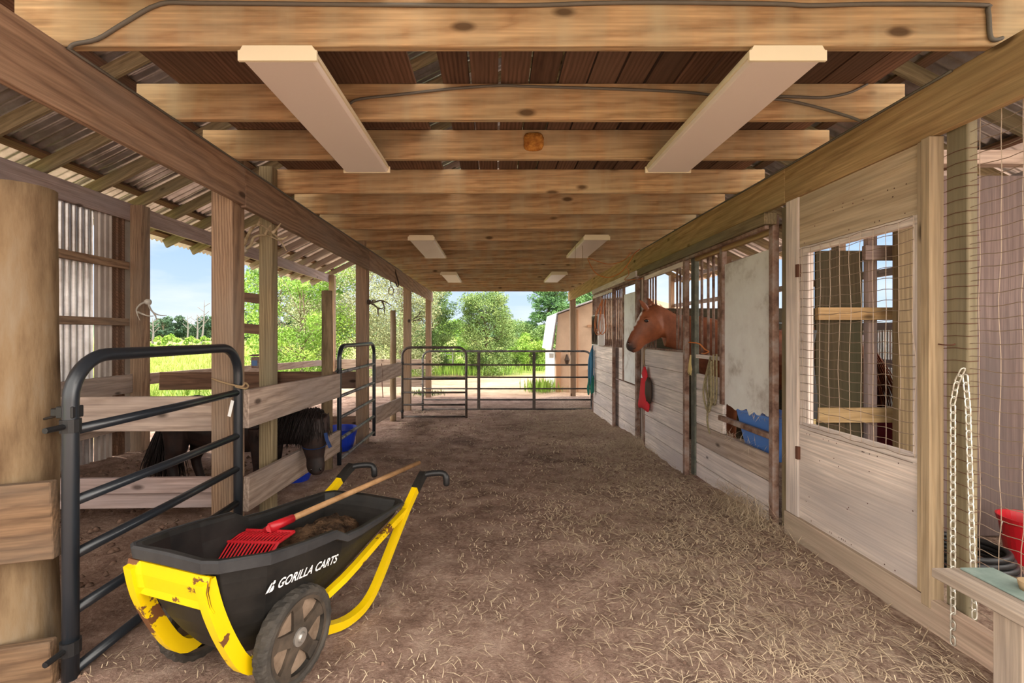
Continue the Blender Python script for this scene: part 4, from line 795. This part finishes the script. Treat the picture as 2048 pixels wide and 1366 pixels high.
for (x, yy, hind) in ((-2.02,-.13,0),(-1.98,.12,0),(-2.72,-.12,1),(-2.68,.13,1)):
    g0 = gz(x, PY+yy)
    pts = [(x,PY+yy,.6),(x,PY+yy,.42),(x+(-.04 if hind else 0),PY+yy,.27),(x,PY+yy,.12),(x+.03,PY+yy,g0)]; rr = [.11,.085,.042,.034,.05] if hind else [.08,.06,.04,.034,.05]
    mb.tube(smoothpath(pts,3), [lerp1(i/3, list(enumerate(rr))) for i in range(len(rr)*3-2)], 12)
ear(mb, Q(652,840,3.82), Q(659,822,3.80), .022, (1,0,0)); ear(mb, Q(632,836,3.88), Q(634,816,3.90), .022, (1,0,0))
fuse('body', mb, M_['darkcoat'], pn, .008, 5)
mb = MB(); ball(mb, Q(614,872,3.69), .014); mb.build('eye', M_['eye'], pn, smooth=True)
mb = MB(); ball(mb, Q(622,940,3.69), .008, (1,.6,1.4)); ball(mb, Q(641,939,3.69), .008, (1,.6,1.4)); mb.build('nostrils', M_['eye'], pn, smooth=True)
rts = [((-1.52-.045*i,3.80+.016*i,.748), (.02,-.45,-.8), .22+.012*(i%3)) for i in range(11)]+[((-1.55-.05*i,3.92,.75), (.0,.6,-.6), .15) for i in range(7)]
hairs('mane', rts, M_['blackhair'], pn, 2600, 9, .0045)
hairs('forelock', [((-1.49,3.78,.735),(.06,-.4,-.9),.17),((-1.54,3.77,.74),(-.02,-.45,-.9),.19),((-1.45,3.79,.72),(.12,-.3,-.9),.15),((-1.58,3.79,.745),(-.1,-.4,-.8),.2)], M_['blackhair'], pn, 800, 11, .004)
hairs('tail', [((-2.90,4.06+d,.72),(-.12,0,-1),.58) for d in (-.02,0,.03)], M_['blackhair'], pn, 260, 12, .006)
mb = MB().tube(smoothpath([Q(604,893,3.75),Q(616,899,3.69),Q(642,896,3.69),Q(656,886,3.74)]), .009, 6, flat=.35).tube([Q(651,866,3.72),Q(654,880,3.70),Q(661,895,3.70)], .015, 6, flat=.3)
ho = mb.build('halter', M_['navy'], pn); ho['label'] = 'navy blue halter strap'
# ---------------------------------------------------------------- yard cart
BX, BY = .33, .944; G0 = .085; CC = (-.978, 1.794)
ct = thing('yard_cart', (CC[0], CC[1], G0), 'yellow and black two wheeled yard cart in the foreground', 'cart', rz=math.atan2(BY, BX)); CM = wm(ct)
def cb(mb, name, m, parent=None, smooth=False, bevel=0):
    mb.v = [CM @ Vector(v) for v in mb.v]; return mb.build(name, m, parent or ct, M=CM, smooth=smooth, bevel=bevel)
rim = [(-.295,-.0,.59),(-.295,-.145,.585),(-.272,-.185,.58),(-.14,-.245,.552),(.0,-.262,.53),(.17,-.265,.505),(.24,-.265,.46),(.34,-.262,.445),(.55,-.252,.43),(.73,-.238,.415),(.765,-.20,.415),(.775,0,.415)]
bot = [(-.13,0,.16),(-.13,-.08,.16),(-.12,-.10,.16),(-.06,-.125,.145),(.02,-.13,.135),(.1,-.13,.14),(.2,-.13,.155),(.3,-.13,.175),(.45,-.13,.225),(.58,-.125,.27),(.61,-.10,.28),(.62,0,.285)]
full = lambda l: [Vector(p) for p in l]+[Vector((p[0],-p[1],p[2])) for p in l[-2:0:-1]]
rimL, botL = full(rim), full(bot); cen = Vector((.2,0,0))
def lvl(t, off=0, dz=0):
    o = []
    for a, b in zip(rimL, botL):
        g_ = max(0,t)**1.9; p = Vector((a.x+(b.x-a.x)*g_, a.y+(b.y-a.y)*g_, a.z+(b.z-a.z)*t+dz))
        n = Vector((p.x-max(-.05,min(.5,p.x)), p.y, 0)); n = n.normalized() if n.length > 1e-6 else Vector((1,0,0)); o.append(p+n*off)
    return o
ts = [1,.92,.8,.65,.5,.35,.2,.08]
rg = [lvl(t) for t in ts]+[lvl(.07,.004),lvl(.07,.024),lvl(0,.028),lvl(0,.02,.006),lvl(0,-.002,.006),lvl(.03,-.008)]+[lvl(t,-.008) for t in (.2,.35,.5,.65,.8,.9)]
cb(MB().rings([[p for p in r] for r in rg]), 'tub', M_['poly'], smooth=False, bevel=.002)
cb(MB().rings([lvl(.085,.003),lvl(.075,.0285),lvl(-.01,.0325),lvl(-.012,.024,.005),lvl(0,.016,.007)], cap=False), 'tub_lip', M_['lip'])
def sq(mb, pts, w=.019, flat=1.2): mb.tube(smoothpath(pts, 3), w, 4, rot=math.pi/4, flat=flat); return mb
for s in (-1, 1):
    cb(sq(MB(), [(.93,s*.25,.475),(.84,s*.256,.42),(.76,s*.262,.37),(.66,s*.25,.25),(.56,s*.235,.12),(.49,s*.225,.05),(.41,s*.215,.022),(.30,s*.20,.03),(.14,s*.17,.09),(0,s*.165,.165)], .023), 'leg_tube', M_['yellow'])
    cb(sq(MB(), [(.0,s*.165,.165),(-.10,s*.165,.13),(-.17,s*.165,.17),(-.235,s*.168,.29),(-.285,s*.17,.42),(-.31,s*.165,.53)], .026, 1.3), 'front_tube', M_['yellow'])
    cb(sq(MB(), [(.76,s*.262,.375),(.5,s*.262,.325),(.25,s*.262,.27),(.05,s*.20,.20)], .018), 'side_brace', M_['yellow'])
    cb(sq(MB(), [(.88,s*.254,.445),(.95,s*.25,.485),(.985,s*.247,.50)], .026), 'handle_bracket', M_['poly'])
    cb(MB().tube(smoothpath([(.975,s*.247,.497),(1.01,s*.247-.03,.50),(1.05,s*.247-.09,.497),(1.055,s*.247-.112,.475),(1.055,s*.247-.115,.425)]), [.017]*12+[.019]*4+[.013], 12), 'grip', M_['black'], smooth=True)
    # wheel
    c = Vector((0, s*.235, .178)); mb = MB()
    w_ = bpy.data.objects.new('wheel', None); put(w_, CM @ T(c), ct)
    prof = [(.140,-.028),(.150,-.034),(.166,-.032),(.1745,-.022),(.1775,0),(.1745,.022),(.166,.032),(.150,.034),(.140,.028)]
    mb = MB(); n = 96; rs = []
    for j in range(n):
        a = 2*math.pi*j/n; ring = []
        for k, (r, y) in enumerate(prof):
            if 2 <= k <= 6 and (j//2+k) % 2: r -= .0035
            ring.append(c+Vector((r*math.cos(a), y, r*math.sin(a))))
        ring.append(c+Vector((.136*math.cos(a), 0, .136*math.sin(a)))); rs.append(ring)
    cb(mb.rings(rs, False, True), 'tire', M_['rubber'], w_)
    mb = MB().lathe([(.128,-.026),(.141,-.028),(.141,.028),(.128,.026)], 48, 'Y', c); 
    k0 = len(mb.f); mb.f = [f for f in mb.f if len(f) == 4]; 
    for k in range(5):
        a = 2*math.pi*k/5+.35; d = Vector((math.cos(a),0,math.sin(a))); t = Vector((-math.sin(a),0,math.cos(a)))
        mb.rings([[c+d*r+t*q*w+Vector((0,yy,0)) for q, yy in ((-1,-y2),(1,-y2),(1,y2),(-1,y2))] for r, w, y2 in ((.02,.03,.022),(.06,.024,.02),(.10,.022,.018),(.132,.034,.024))])
    cb(mb, 'spoked_rim', M_['wheelp'], w_)
    cb(MB().lathe([(.001,-.008),(.13,-.006),(.13,.006),(.001,.008)], 40, 'Y', c), 'disc', M_['wheeld'], w_)
    cb(MB().lathe([(.001,-.040),(.014,-.040),(.018,-.034),(.019,-.03),(.032,-.028),(.034,.028),(.001,.034)] if s < 0 else [(.001,-.034),(.034,-.028),(.032,.028),(.019,.03),(.014,.04),(.001,.04)], 24, 'Y', c), 'hub', M_['hub'], w_)
cb(MB().tube([(0,-.2,.178),(0,.2,.178)], .012, 10), 'axle', M_['hub'])
mb = MB(); rows = []
for z, x in ((.545,-.312),(.50,-.322),(.45,-.312),(.425,-.300)):
    rows.append([(x-(.012 if abs(y) < .13 and .44 < z < .53 else 0)*(-1), y, z-.0) for y in [-.19+.38*k/12 for k in range(13)]])
back = [[(p[0]+.006, p[1], p[2]) for p in r] for r in rows]
for A in (rows, back):
    for r0, r1 in zip(A, A[1:]):
        for i in range(12): mb.quad(r0[i], r0[i+1], r1[i+1], r1[i])
for i in range(12): mb.quad(rows[0][i], rows[0][i+1], back[0][i+1], back[0][i]); mb.quad(rows[-1][i], rows[-1][i+1], back[-1][i+1], back[-1][i])
cb(mb, 'front_plate', M_['yellow'])
def tub_y(x, z): return TY[0]+TY[1]*x+TY[2]*z
def tub_y0(x, z):
    best = None
    for i in range(1, 11):
        a0, a1 = Vector(rim[i]), Vector(rim[i+1] if i < 10 else rim[i]); b0, b1 = Vector(bot[i]), Vector(bot[i+1] if i < 10 else bot[i])
        for t in (0,.05,.1,.15,.2,.25,.3,.35,.4,.45,.5,.6,.7,.8,.9,1):
            g_ = t**1.9
            for u in (0,.25,.5,.75):
                a = a0.lerp(a1, u); b = b0.lerp(b1, u); px = a.x+(b.x-a.x)*g_; pz = a.z+(b.z-a.z)*t; py = a.y+(b.y-a.y)*g_
                e_ = (px-x)**2+(pz-z)**2
                if best is None or e_ < best[0]: best = (e_, py)
    return best[1]
def textmesh(body, size, shear=.25, off=.0):
    cu = bpy.data.curves.new('t', 'FONT'); cu.body = body; cu.size = size; cu.shear = shear; cu.offset = off; cu.space_character = 1.05
    o = bpy.data.objects.new('t', cu); C.objects.link(o); bpy.context.view_layer.update()
    me = bpy.data.meshes.new_from_object(o.evaluated_get(bpy.context.evaluated_depsgraph_get())); bpy.data.objects.remove(o); return me
q0, q1, q2 = tub_y0(-.05,.44), tub_y0(.22,.44), tub_y0(.08,.34); TY = [0, (q1-q0)/.27, 0]; TY[2] = (q2-((q0+q1)/2))/(.34-.44); TY[0] = q0-TY[1]*-.05-TY[2]*.44
tm = textmesh('GORILLA CARTS', .047, .22, .0011); mb = MB(); wdt = max(v.co.x for v in tm.vertices)
x0t, z0t, x1t, z1t = -.095, .405, .215, .357
def onside(u, v):
    d = Vector((x1t-x0t, z1t-z0t)); l = d.length; d /= l; k = l/wdt; x = x0t+d.x*u*k-d.y*v; z = z0t+d.y*u*k+d.x*v
    return Vector((x, tub_y(x, z)-.007, z))
mb.v = [onside(v.co.x, v.co.y) for v in tm.vertices]; mb.f = [tuple(p.vertices) for p in tm.polygons]
# emblem: ape-like peak mark
for poly in ([(-.040,-.002),(-.033,.014),(-.024,.030),(-.018,.032),(-.021,.015),(-.027,.0)],[(-.024,-.002),(-.018,.012),(-.012,.020),(-.005,.016),(-.004,.004),(-.010,-.002)],[(-.017,.024),(-.013,.037),(-.005,.036),(-.004,.026),(-.010,.022)]):
    mb.quad(*[onside((a-.012)*wdt/.34, b) for a, b in poly])
o = cb(mb, 'lettering', M_['logo'])
# manure in the cart
mb = MB(); rs = []
for s_, z in ((1,.30),(.93,.335),(.85,.355),(.72,.37),(.55,.385),(.4,.39),(.25,.395),(.08,.395)):
    rs.append([Vector((.40+.27*s_*math.cos(a)*(1+.08*noise.noise((a*2,s_,1))), .155*s_*math.sin(a)*(1+.1*noise.noise((a*3,s_,2))), z+.035*noise.noise((math.cos(a)*7*s_,math.sin(a)*7*s_,7+s_*4)))) for a in [2*math.pi*k/40 for k in range(40)]])
mb.rings(rs); mb.v = [CM @ v for v in mb.v]; tag(mb.build('manure_heap', M_['manure'], smooth=True), 'heap of manure and straw inside the yellow and black cart', 'manure', kind='stuff')
# fork
fk = thing('manure_fork', (-1.05,2.05,.5), 'manure fork with red plastic tines and wooden handle lying in the cart', 'fork')
hA = P(548,1053,2.05); hB = P(838,925,3.02)
MB().tube([hA, hA.lerp(hB,.5), hB], .0145, 12).build('shaft', M_['handle'], fk, smooth=True)
dd = (hB-hA).normalized(); MB().tube([hA-dd*.02, hA+dd*.10], [.023,.019], 12).build('socket', M_['red'], fk, smooth=True)
# head: grid of tines; far bar a1-a2, bend bar b1-b2, tips c1-c2
a1, a2 = P(478,1060,2.10), P(588,1064,2.02); b1, b2 = P(440,1083,2.0), P(556,1086,1.92); c1, c2 = P(412,1128,1.92), P(520,1142,1.82)
tn = MB(); nT = 18
for k in range(nT):
    u = k/(nT-1); a = a1.lerp(a2, u); b = b1.lerp(b2, u); c = c1.lerp(c2, u); tn.tube([a, a.lerp(b,.5)+Vector((0,0,.006)), b, b.lerp(c,.5), c], [.004,.004,.004,.0035,.002], 6)
tn.tube([a1, a2], .008, 8); tn.tube([b1, b2], .007, 8); tn.tube([a1.lerp(b1,.5), a2.lerp(b2,.5)], .005, 8); tn.tube([hA-dd*.02, a1.lerp(a2,.5)], .018, 8)
tn.tube([a2, b2, c2], .007, 8); tn.tube([a1, b1, c1], .006, 8)
tn.build('tines', M_['red'], fk)
# ---------------------------------------------------------------- straw on the floor
rs_ = random.Random(3); st = MB()
for _ in range(48000):
    y = .9+rs_.random()**1.5*8.3; x = rs_.uniform(-1.6, 1.85)
    dens = .25+.75*max(0, min(1, (x-.0)/1.3)); dens *= .5+.7*max(0, noise.noise((x*1.2, y*1.2, 8))+.3)
    if rs_.random() > dens: continue
    z = gz(x, y); a = rs_.uniform(0, math.pi); ln = rs_.uniform(.02,.10)*(1 if x > .4 else .7); d = Vector((math.cos(a), math.sin(a), 0)); w = Vector((-d.y, d.x, 0))*rs_.uniform(.0007,.0014)*(.7+y*.28)
    p = Vector((x, y, z+rs_.uniform(.003,.016))); q = p+d*ln*.5+Vector((0,0,rs_.uniform(.0,.012))); e2 = p+d*ln+Vector((w.x*6, w.y*6, rs_.uniform(-.002,.01)))
    st.quad(p-w, q-w, q+w, p+w); st.quad(q-w, e2-w*.6, e2+w*.6, q+w)
tag(st.build('loose_straw', M_['straw'], loc=(0,0,0)), 'loose straw scattered over the dirt floor of the aisle', 'straw', kind='stuff')
# dirt clods
cl = MB()
for _ in range(1500):
    x = rs_.uniform(-4.2,-1.9) if rs_.random() < .6 else rs_.uniform(-1.6,1.7); y = rs_.uniform(1.2,8); r = rs_.uniform(.006,.024)*(1.5 if x < -1.9 else .6); z = gz(x, y); n0 = len(cl.v)
    c = Vector((x,y,z+r*.3)); vs = [Vector(q)*r*rs_.uniform(.7,1.2) for q in ((1,0,0),(0,1,0),(-1,0,0),(0,-1,0),(0,0,.8),(0,0,-.8))]; cl.v += [c+v for v in vs]
    cl.f += [(n0+a, n0+b, n0+t) if t == 4 else (n0+b, n0+a, n0+t) for a, b in ((0,1),(1,2),(2,3),(3,0)) for t in (4,5)]
tag(cl.build('dirt_clods', M_['clod'], loc=(0,0,0), smooth=True), 'dark clods of dirt and manure scattered over the ground', 'dirt', kind='stuff')
# ---------------------------------------------------------------- outside
def leafcloud(mb, centers, n, size, rnd, asp=.5):
    for _ in range(n):
        c, r = rnd.choice(centers); 
        d = Vector((rnd.gauss(0,1), rnd.gauss(0,1), rnd.gauss(0,1))).normalized(); p = Vector(c)+Vector((d.x*r[0], d.y*r[1], d.z*r[2]))*rnd.uniform(.55,1.05)
        a = Vector((rnd.gauss(0,1), rnd.gauss(0,1), rnd.gauss(0,.7))).normalized(); b = a.cross(Vector((rnd.gauss(0,1), rnd.gauss(0,1), rnd.gauss(0,1)))).normalized(); s = size*rnd.uniform(.6,1.3)
        mb.quad(p-a*s, p-b*s*asp, p+a*s, p+b*s*asp)
def tree(name, base, H, Rr, leaf, label, seed, n=3000, size=.09, trunk=.12, low=.15, shape='round', grp=None, clumps=26, cat='tree'):
    rd = random.Random(seed); t = thing(name, base, label, cat, grp); B = Vector(base); mb = MB(); tips = []
    top = B+Vector((rd.uniform(-.1,.1)*H*.3, 0, H*.86)); tp = [B-Vector((0,0,.1)), B.lerp(top,.4)+Vector((rd.uniform(-.05,.05)*H,0,0)), top]
    mb.tube(smoothpath(tp,5), [trunk*(1-.09*i) for i in range(11)], 10)
    cs = []
    for k in range(clumps):
        z = low+(1-low)*rd.random()**.9
        if shape == 'cone': rad = Rr*(1.02-z)*1.1
        else: rad = Rr*math.sqrt(max(.05, 1-((z-(.5+low*.4))/.62)**2))
        a = rd.uniform(0, 2*math.pi); rr = rad*rd.uniform(.35,.9); c = B+Vector((rr*math.cos(a), rr*math.sin(a), z*H)); q = Rr*rd.uniform(.22,.42)
        cs.append((c, (q, q, q*(.45 if shape == 'cone' else .75)))); s0 = B+Vector((0,0,max(.1,z*H*.75-rr*.3)))
        mb.tube([s0, s0.lerp(c,.5)+Vector((0,0,.05*H*rd.uniform(-.3,.5))), c], [trunk*.22, trunk*.13, trunk*.05], 5)
    mb.build('trunk', M_['bark'], t, smooth=True); lf = MB(); leafcloud(lf, cs, n, size, rd, .22 if leaf == 'pine' else .5); lf.build('foliage', M_[leaf], t); return t
def gb(x, y): return Vector((x, y, gz(x, y)))
def at(px, Y): return gb((px-CX)*Y/F, Y)
tree('broadleaf_tree', at(972,20), 3.45, 1.35, 'leafA', 'rounded bushy tree in the middle beyond the far gate', 21, 42000, .036, .07, .0, clumps=110)
tree('pine_tree', at(1100,25), 6.2, 1.8, 'pine', 'tall pine with long needles above the small shed', 22, 26000, .11, .11, .12, 'cone', clumps=70)
tree('pine_tree', at(1175,28), 6.6, 2.0, 'pine', 'second pine behind the shed at the right', 23, 18000, .12, .12, .15, 'cone', clumps=60)
tree('broadleaf_tree', at(600,16), 4.6, 1.9, 'leafB', 'bright green leafy tree behind the lean-to corner post', 24, 26000, .042, .08, .0, clumps=40)
tree('broadleaf_tree', at(720,17), 5.2, 1.9, 'leafC', 'pale thin tree between the second and third square posts', 25, 26000, .036, .06, .05, clumps=80)
tree('broadleaf_tree', at(640,21), 5.4, 2.0, 'leafC', 'pale tree behind the bright green leafy tree', 35, 18000, .045, .07, .05, clumps=60)
tree('broadleaf_tree', at(805,19), 5.0, 1.8, 'leafC', 'pale grey green tree behind the third gate', 26, 24000, .038, .06, .05, clumps=80)
tree('broadleaf_tree', at(862,21), 3.9, 1.25, 'leafA', 'slim leafy tree left of the rounded bushy tree', 27, 24000, .038, .06, .05, clumps=70)
tree('broadleaf_tree', at(560,26), 6.0, 2.2, 'leafA', 'taller olive tree at the left of the tree group', 28, 9000, .09, .1, .2, clumps=36)
for i, (px, Y, h, r, lf) in enumerate(((905,24,2.6,1.4,'leafB'),(1035,24,2.4,1.3,'leafA'),(1062,22,1.8,1.0,'leafB'),(930,27,2.4,1.6,'leafA'),(1090,23,2.0,1.2,'leafA'),(845,26,3.0,1.6,'leafB'),(1010,30,2.6,2.0,'leafA'),(780,27,3.2,2.0,'leafA'))):
    tree('bush', at(px,Y), h, r, lf, ['low bright bush left of the rounded tree','dark bush right of the rounded tree','small bright bush by the shed','bush behind the left of the rounded tree','bush in front of the pines','bright bush behind the short dark gate','wide bush behind the rounded tree','bush seen past the third square post'][i], 40+i, 11000, .042, .03, .0, grp='bushes at the edge of the yard', clumps=22, cat='bush')
# weeds by shed
def weeds(x, y, n, h, m, label, s=(.35,.25), seed=1):
    rd = random.Random(seed); mb = MB()
    for _ in range(n):
        px = x+rd.gauss(0,s[0]); py = y+rd.gauss(0,s[1]); z = gz(px,py); hh = h*rd.uniform(.4,1.1); a = rd.uniform(0,6.28); w = Vector((math.cos(a), math.sin(a), 0))*.009; tip = Vector((px+rd.gauss(0,.12*h), py+rd.gauss(0,.12*h), z+hh)); mid = Vector((px,py,z)).lerp(tip,.55)
        mb.quad(Vector((px,py,z))-w*.4, mid-w*1.3, tip, mid+w*1.3)
    return tag(mb.build('weeds', M_[m]), label, 'weeds', kind='stuff')
weeds(1.34,13.2,500,.42,'leafB','bright weeds growing beside the white wall of the shed',(.22,.3),2)
weeds(-2.0,12.5,260,.15,'leafA','low green weeds round the foot of the last left post',(.3,.2),3); weeds(-1.3,20.0,1500,.5,'leafB','bright weeds before the trees',(1.6,.6),4)
# field grass
rd = random.Random(5); fg = MB()
for _ in range(26000):
    Y = 9+rd.random()**.8*62; k = rd.uniform(-.98,-.40); X = k*Y
    if X > -7.6: continue
    z = gz(X, Y); h = rd.uniform(.25,.62)*(.6+.6*noise.noise((X*.2,Y*.2,3))+.3); a = rd.uniform(0,6.28); w = Vector((math.cos(a),math.sin(a),0))*(.010+Y*.0011); p = Vector((X,Y,z)); tip = p+Vector((rd.gauss(0,.1),rd.gauss(0,.1),max(.1,h)))
    fg.quad(p-w, p+w, tip)
tag(fg.build('field_grass', M_['grass'], loc=(0,0,0)), 'tall yellow green grass of the open field on the left', 'grass', kind='stuff')
def copy_tree(o, M):
    c = o.copy(); C.objects.link(c); c.matrix_world = M; WM[c] = M
    for ch in list(o.children): k = ch.copy(); C.objects.link(k); k.parent = c
    return c
s0 = at(345,40); sh0 = tree('bush', s0, 1.7, .9, 'leafB', 'bright shrub in the field seen in the left sky opening', 61, 1500, .10, .05, .0, clumps=14, cat='bush', grp='shrubs in the field')
for i, (px, Y, s, l) in enumerate(((300,44,.6,'small shrub in the field at the left of the sky opening'),(385,42,.9,'narrow young shrub in the field left of the big post'),(320,60,.9,'shrub farther out in the field'),(505,46,.8,'shrub in the field seen between the big post and the slim post'),(410,62,.9,'distant field shrub beside the big post'))):
    c = copy_tree(sh0, T(at(px,Y)) @ Matrix.Diagonal((s,s,s,1))); c['label'] = l
f0 = tree('field_tree', gb(-95,130), 6.4, 2.8, 'leafF', 'dark tree of the distant line', 71, 2600, .34, .2, .0, clumps=24, grp='distant tree line')
far = [(px, 130+R.uniform(-8,25), R.uniform(.7,1.2)) for px in range(250, 640, 13)]
for i, (px, Y, s) in enumerate(far):
    c = copy_tree(f0, T(at(px,Y)) @ Matrix.Rotation(R.uniform(0,6.28),4,'Z') @ Matrix.Diagonal((s,s,s,1))); c['label'] = 'dark tree of the distant line'
# ridge behind
hm = MB()
for i in range(60):
    x = -420+i*14; z = 9+3.5*noise.noise((x*.012,0,1))+1.2*noise.noise((x*.08,0,2)); hm.v += [Vector((x,360,-2)),Vector((x,372,z)),Vector((x,520,-2))]
    if i: k = 3*i; hm.f += [(k-3,k,k+1,k-2),(k-2,k+1,k+2,k-1)]
ri = hm.build('hill', M_['leafF'], loc=(-100,360,0), smooth=True); tag(ri, 'low wooded ridge on the horizon', 'hill')
for i, (px, H_, Y, l) in enumerate(((402,600,70,'tall bare dead tree in the field'),(393,628,72,'shorter bare dead tree left of the tall one'),(304,636,60,'thin dead tree below the bleached antler'),(374,630,90,'thin distant dead tree in the middle of the sky opening'))):
    b = at(px,Y); top = P(px+7 if i == 0 else px+1, H_, Y); mb = MB(); mb.tube(smoothpath([b, b.lerp(top,.5)+Vector((.15,0,0)), top],4), [.17,.16,.15,.13,.11,.09,.07,.05,.02], 6)
    for k in range(5): p = b.lerp(top,.45+.1*k); s = (-1)**k; mb.tube([p, p+Vector((s*.9,0,1.0-.1*k))], .05, 5)
    tag(mb.build('dead_tree', M_['snag']), l, 'dead tree')
# small gambrel shed
sd = thing('garden_shed', (3.2,14.3,gz(3,13)), 'tan shed with a curved metal roof side beyond the right end post', 'shed'); z0 = gz(3,13)-.1
mb = MB(); ft_ = [(1.72,z0),(1.72,.95),(1.79,1.97),(2.85,2.36),(4.3,2.45),(6,2.0),(6,z0)]
mb.rings([[(x,y,z) for x, z in ft_] for y in (13.0,13.08)]); mb.build('front_wall', M_['peach'], sd)
mb = MB().box((1.70,13.08,z0),(1.74,15.5,.97)); mb.build('side_wall', M_['whitew'], sd)
mb = MB(); 
for i in range(101):
    y = 12.92+i*.0265; w = .012*math.sin(2*math.pi*y/.106); mb.v += [Vector((1.60+w,y,.93)),Vector((1.765+w,y,1.99)),Vector((2.85,y,2.40+w)),Vector((4.3,y,2.49+w))]
    if i: k = 4*i; mb.f += [(k-4+j,k-3+j,k+1+j,k+j) for j in range(3)]
mb.build('metal_roof', M_['shedroof'], sd, smooth=True)
mb = MB().tube([(1.76,12.93,1.98),(2.85,12.93,2.37),(4.3,12.93,2.47)], .035, 4).tube([(1.60,12.93,.93),(1.76,12.93,1.98)], .025, 4); mb.build('roof_edge', M_['tubeB'], sd)
for z in (1.62,.35): mb = MB().box((2.62,12.95,z-.03),(3.6,12.99,z+.04)); mb.build('batten', M_['peachL'], sd)
mb = MB().box((2.33,12.965,z0),(2.36,12.995,2.1)).box((1.73,12.97,z0),(1.86,12.998,.9)); mb.build('trim_strip', M_['peachL'], sd)
mb = MB().tube([(2.04,12.99,.55),(2.04,12.97,.66),(2.04,12.985,.82)], [.04,.075,.02], 10); mb.build('dark_hole', M_['leather'], sd)
mb = MB().box((1.52,12.95,.72),(1.66,13.1,.86)); mb.build('gutter_box', M_['whitew'], sd, bevel=.01)
# pen panels far in the yard
pp = thing('corral_fence', at(880,21), 'pale metal pen panel far out in the yard', 'fence panel'); b0 = at(862,21); b1 = at(905,21)
for k in range(4): MB().tube([b0+Vector((0,0,.35+.25*k)), b1+Vector((0,0,.35+.25*k))], .018, 6).build('rail', M_['panel'], pp)
for u in (0,.33,.66,1): q = b0.lerp(b1,u); MB().tube([q, q+Vector((0,0,1.15))], .02, 6).build('upright', M_['panel'], pp)
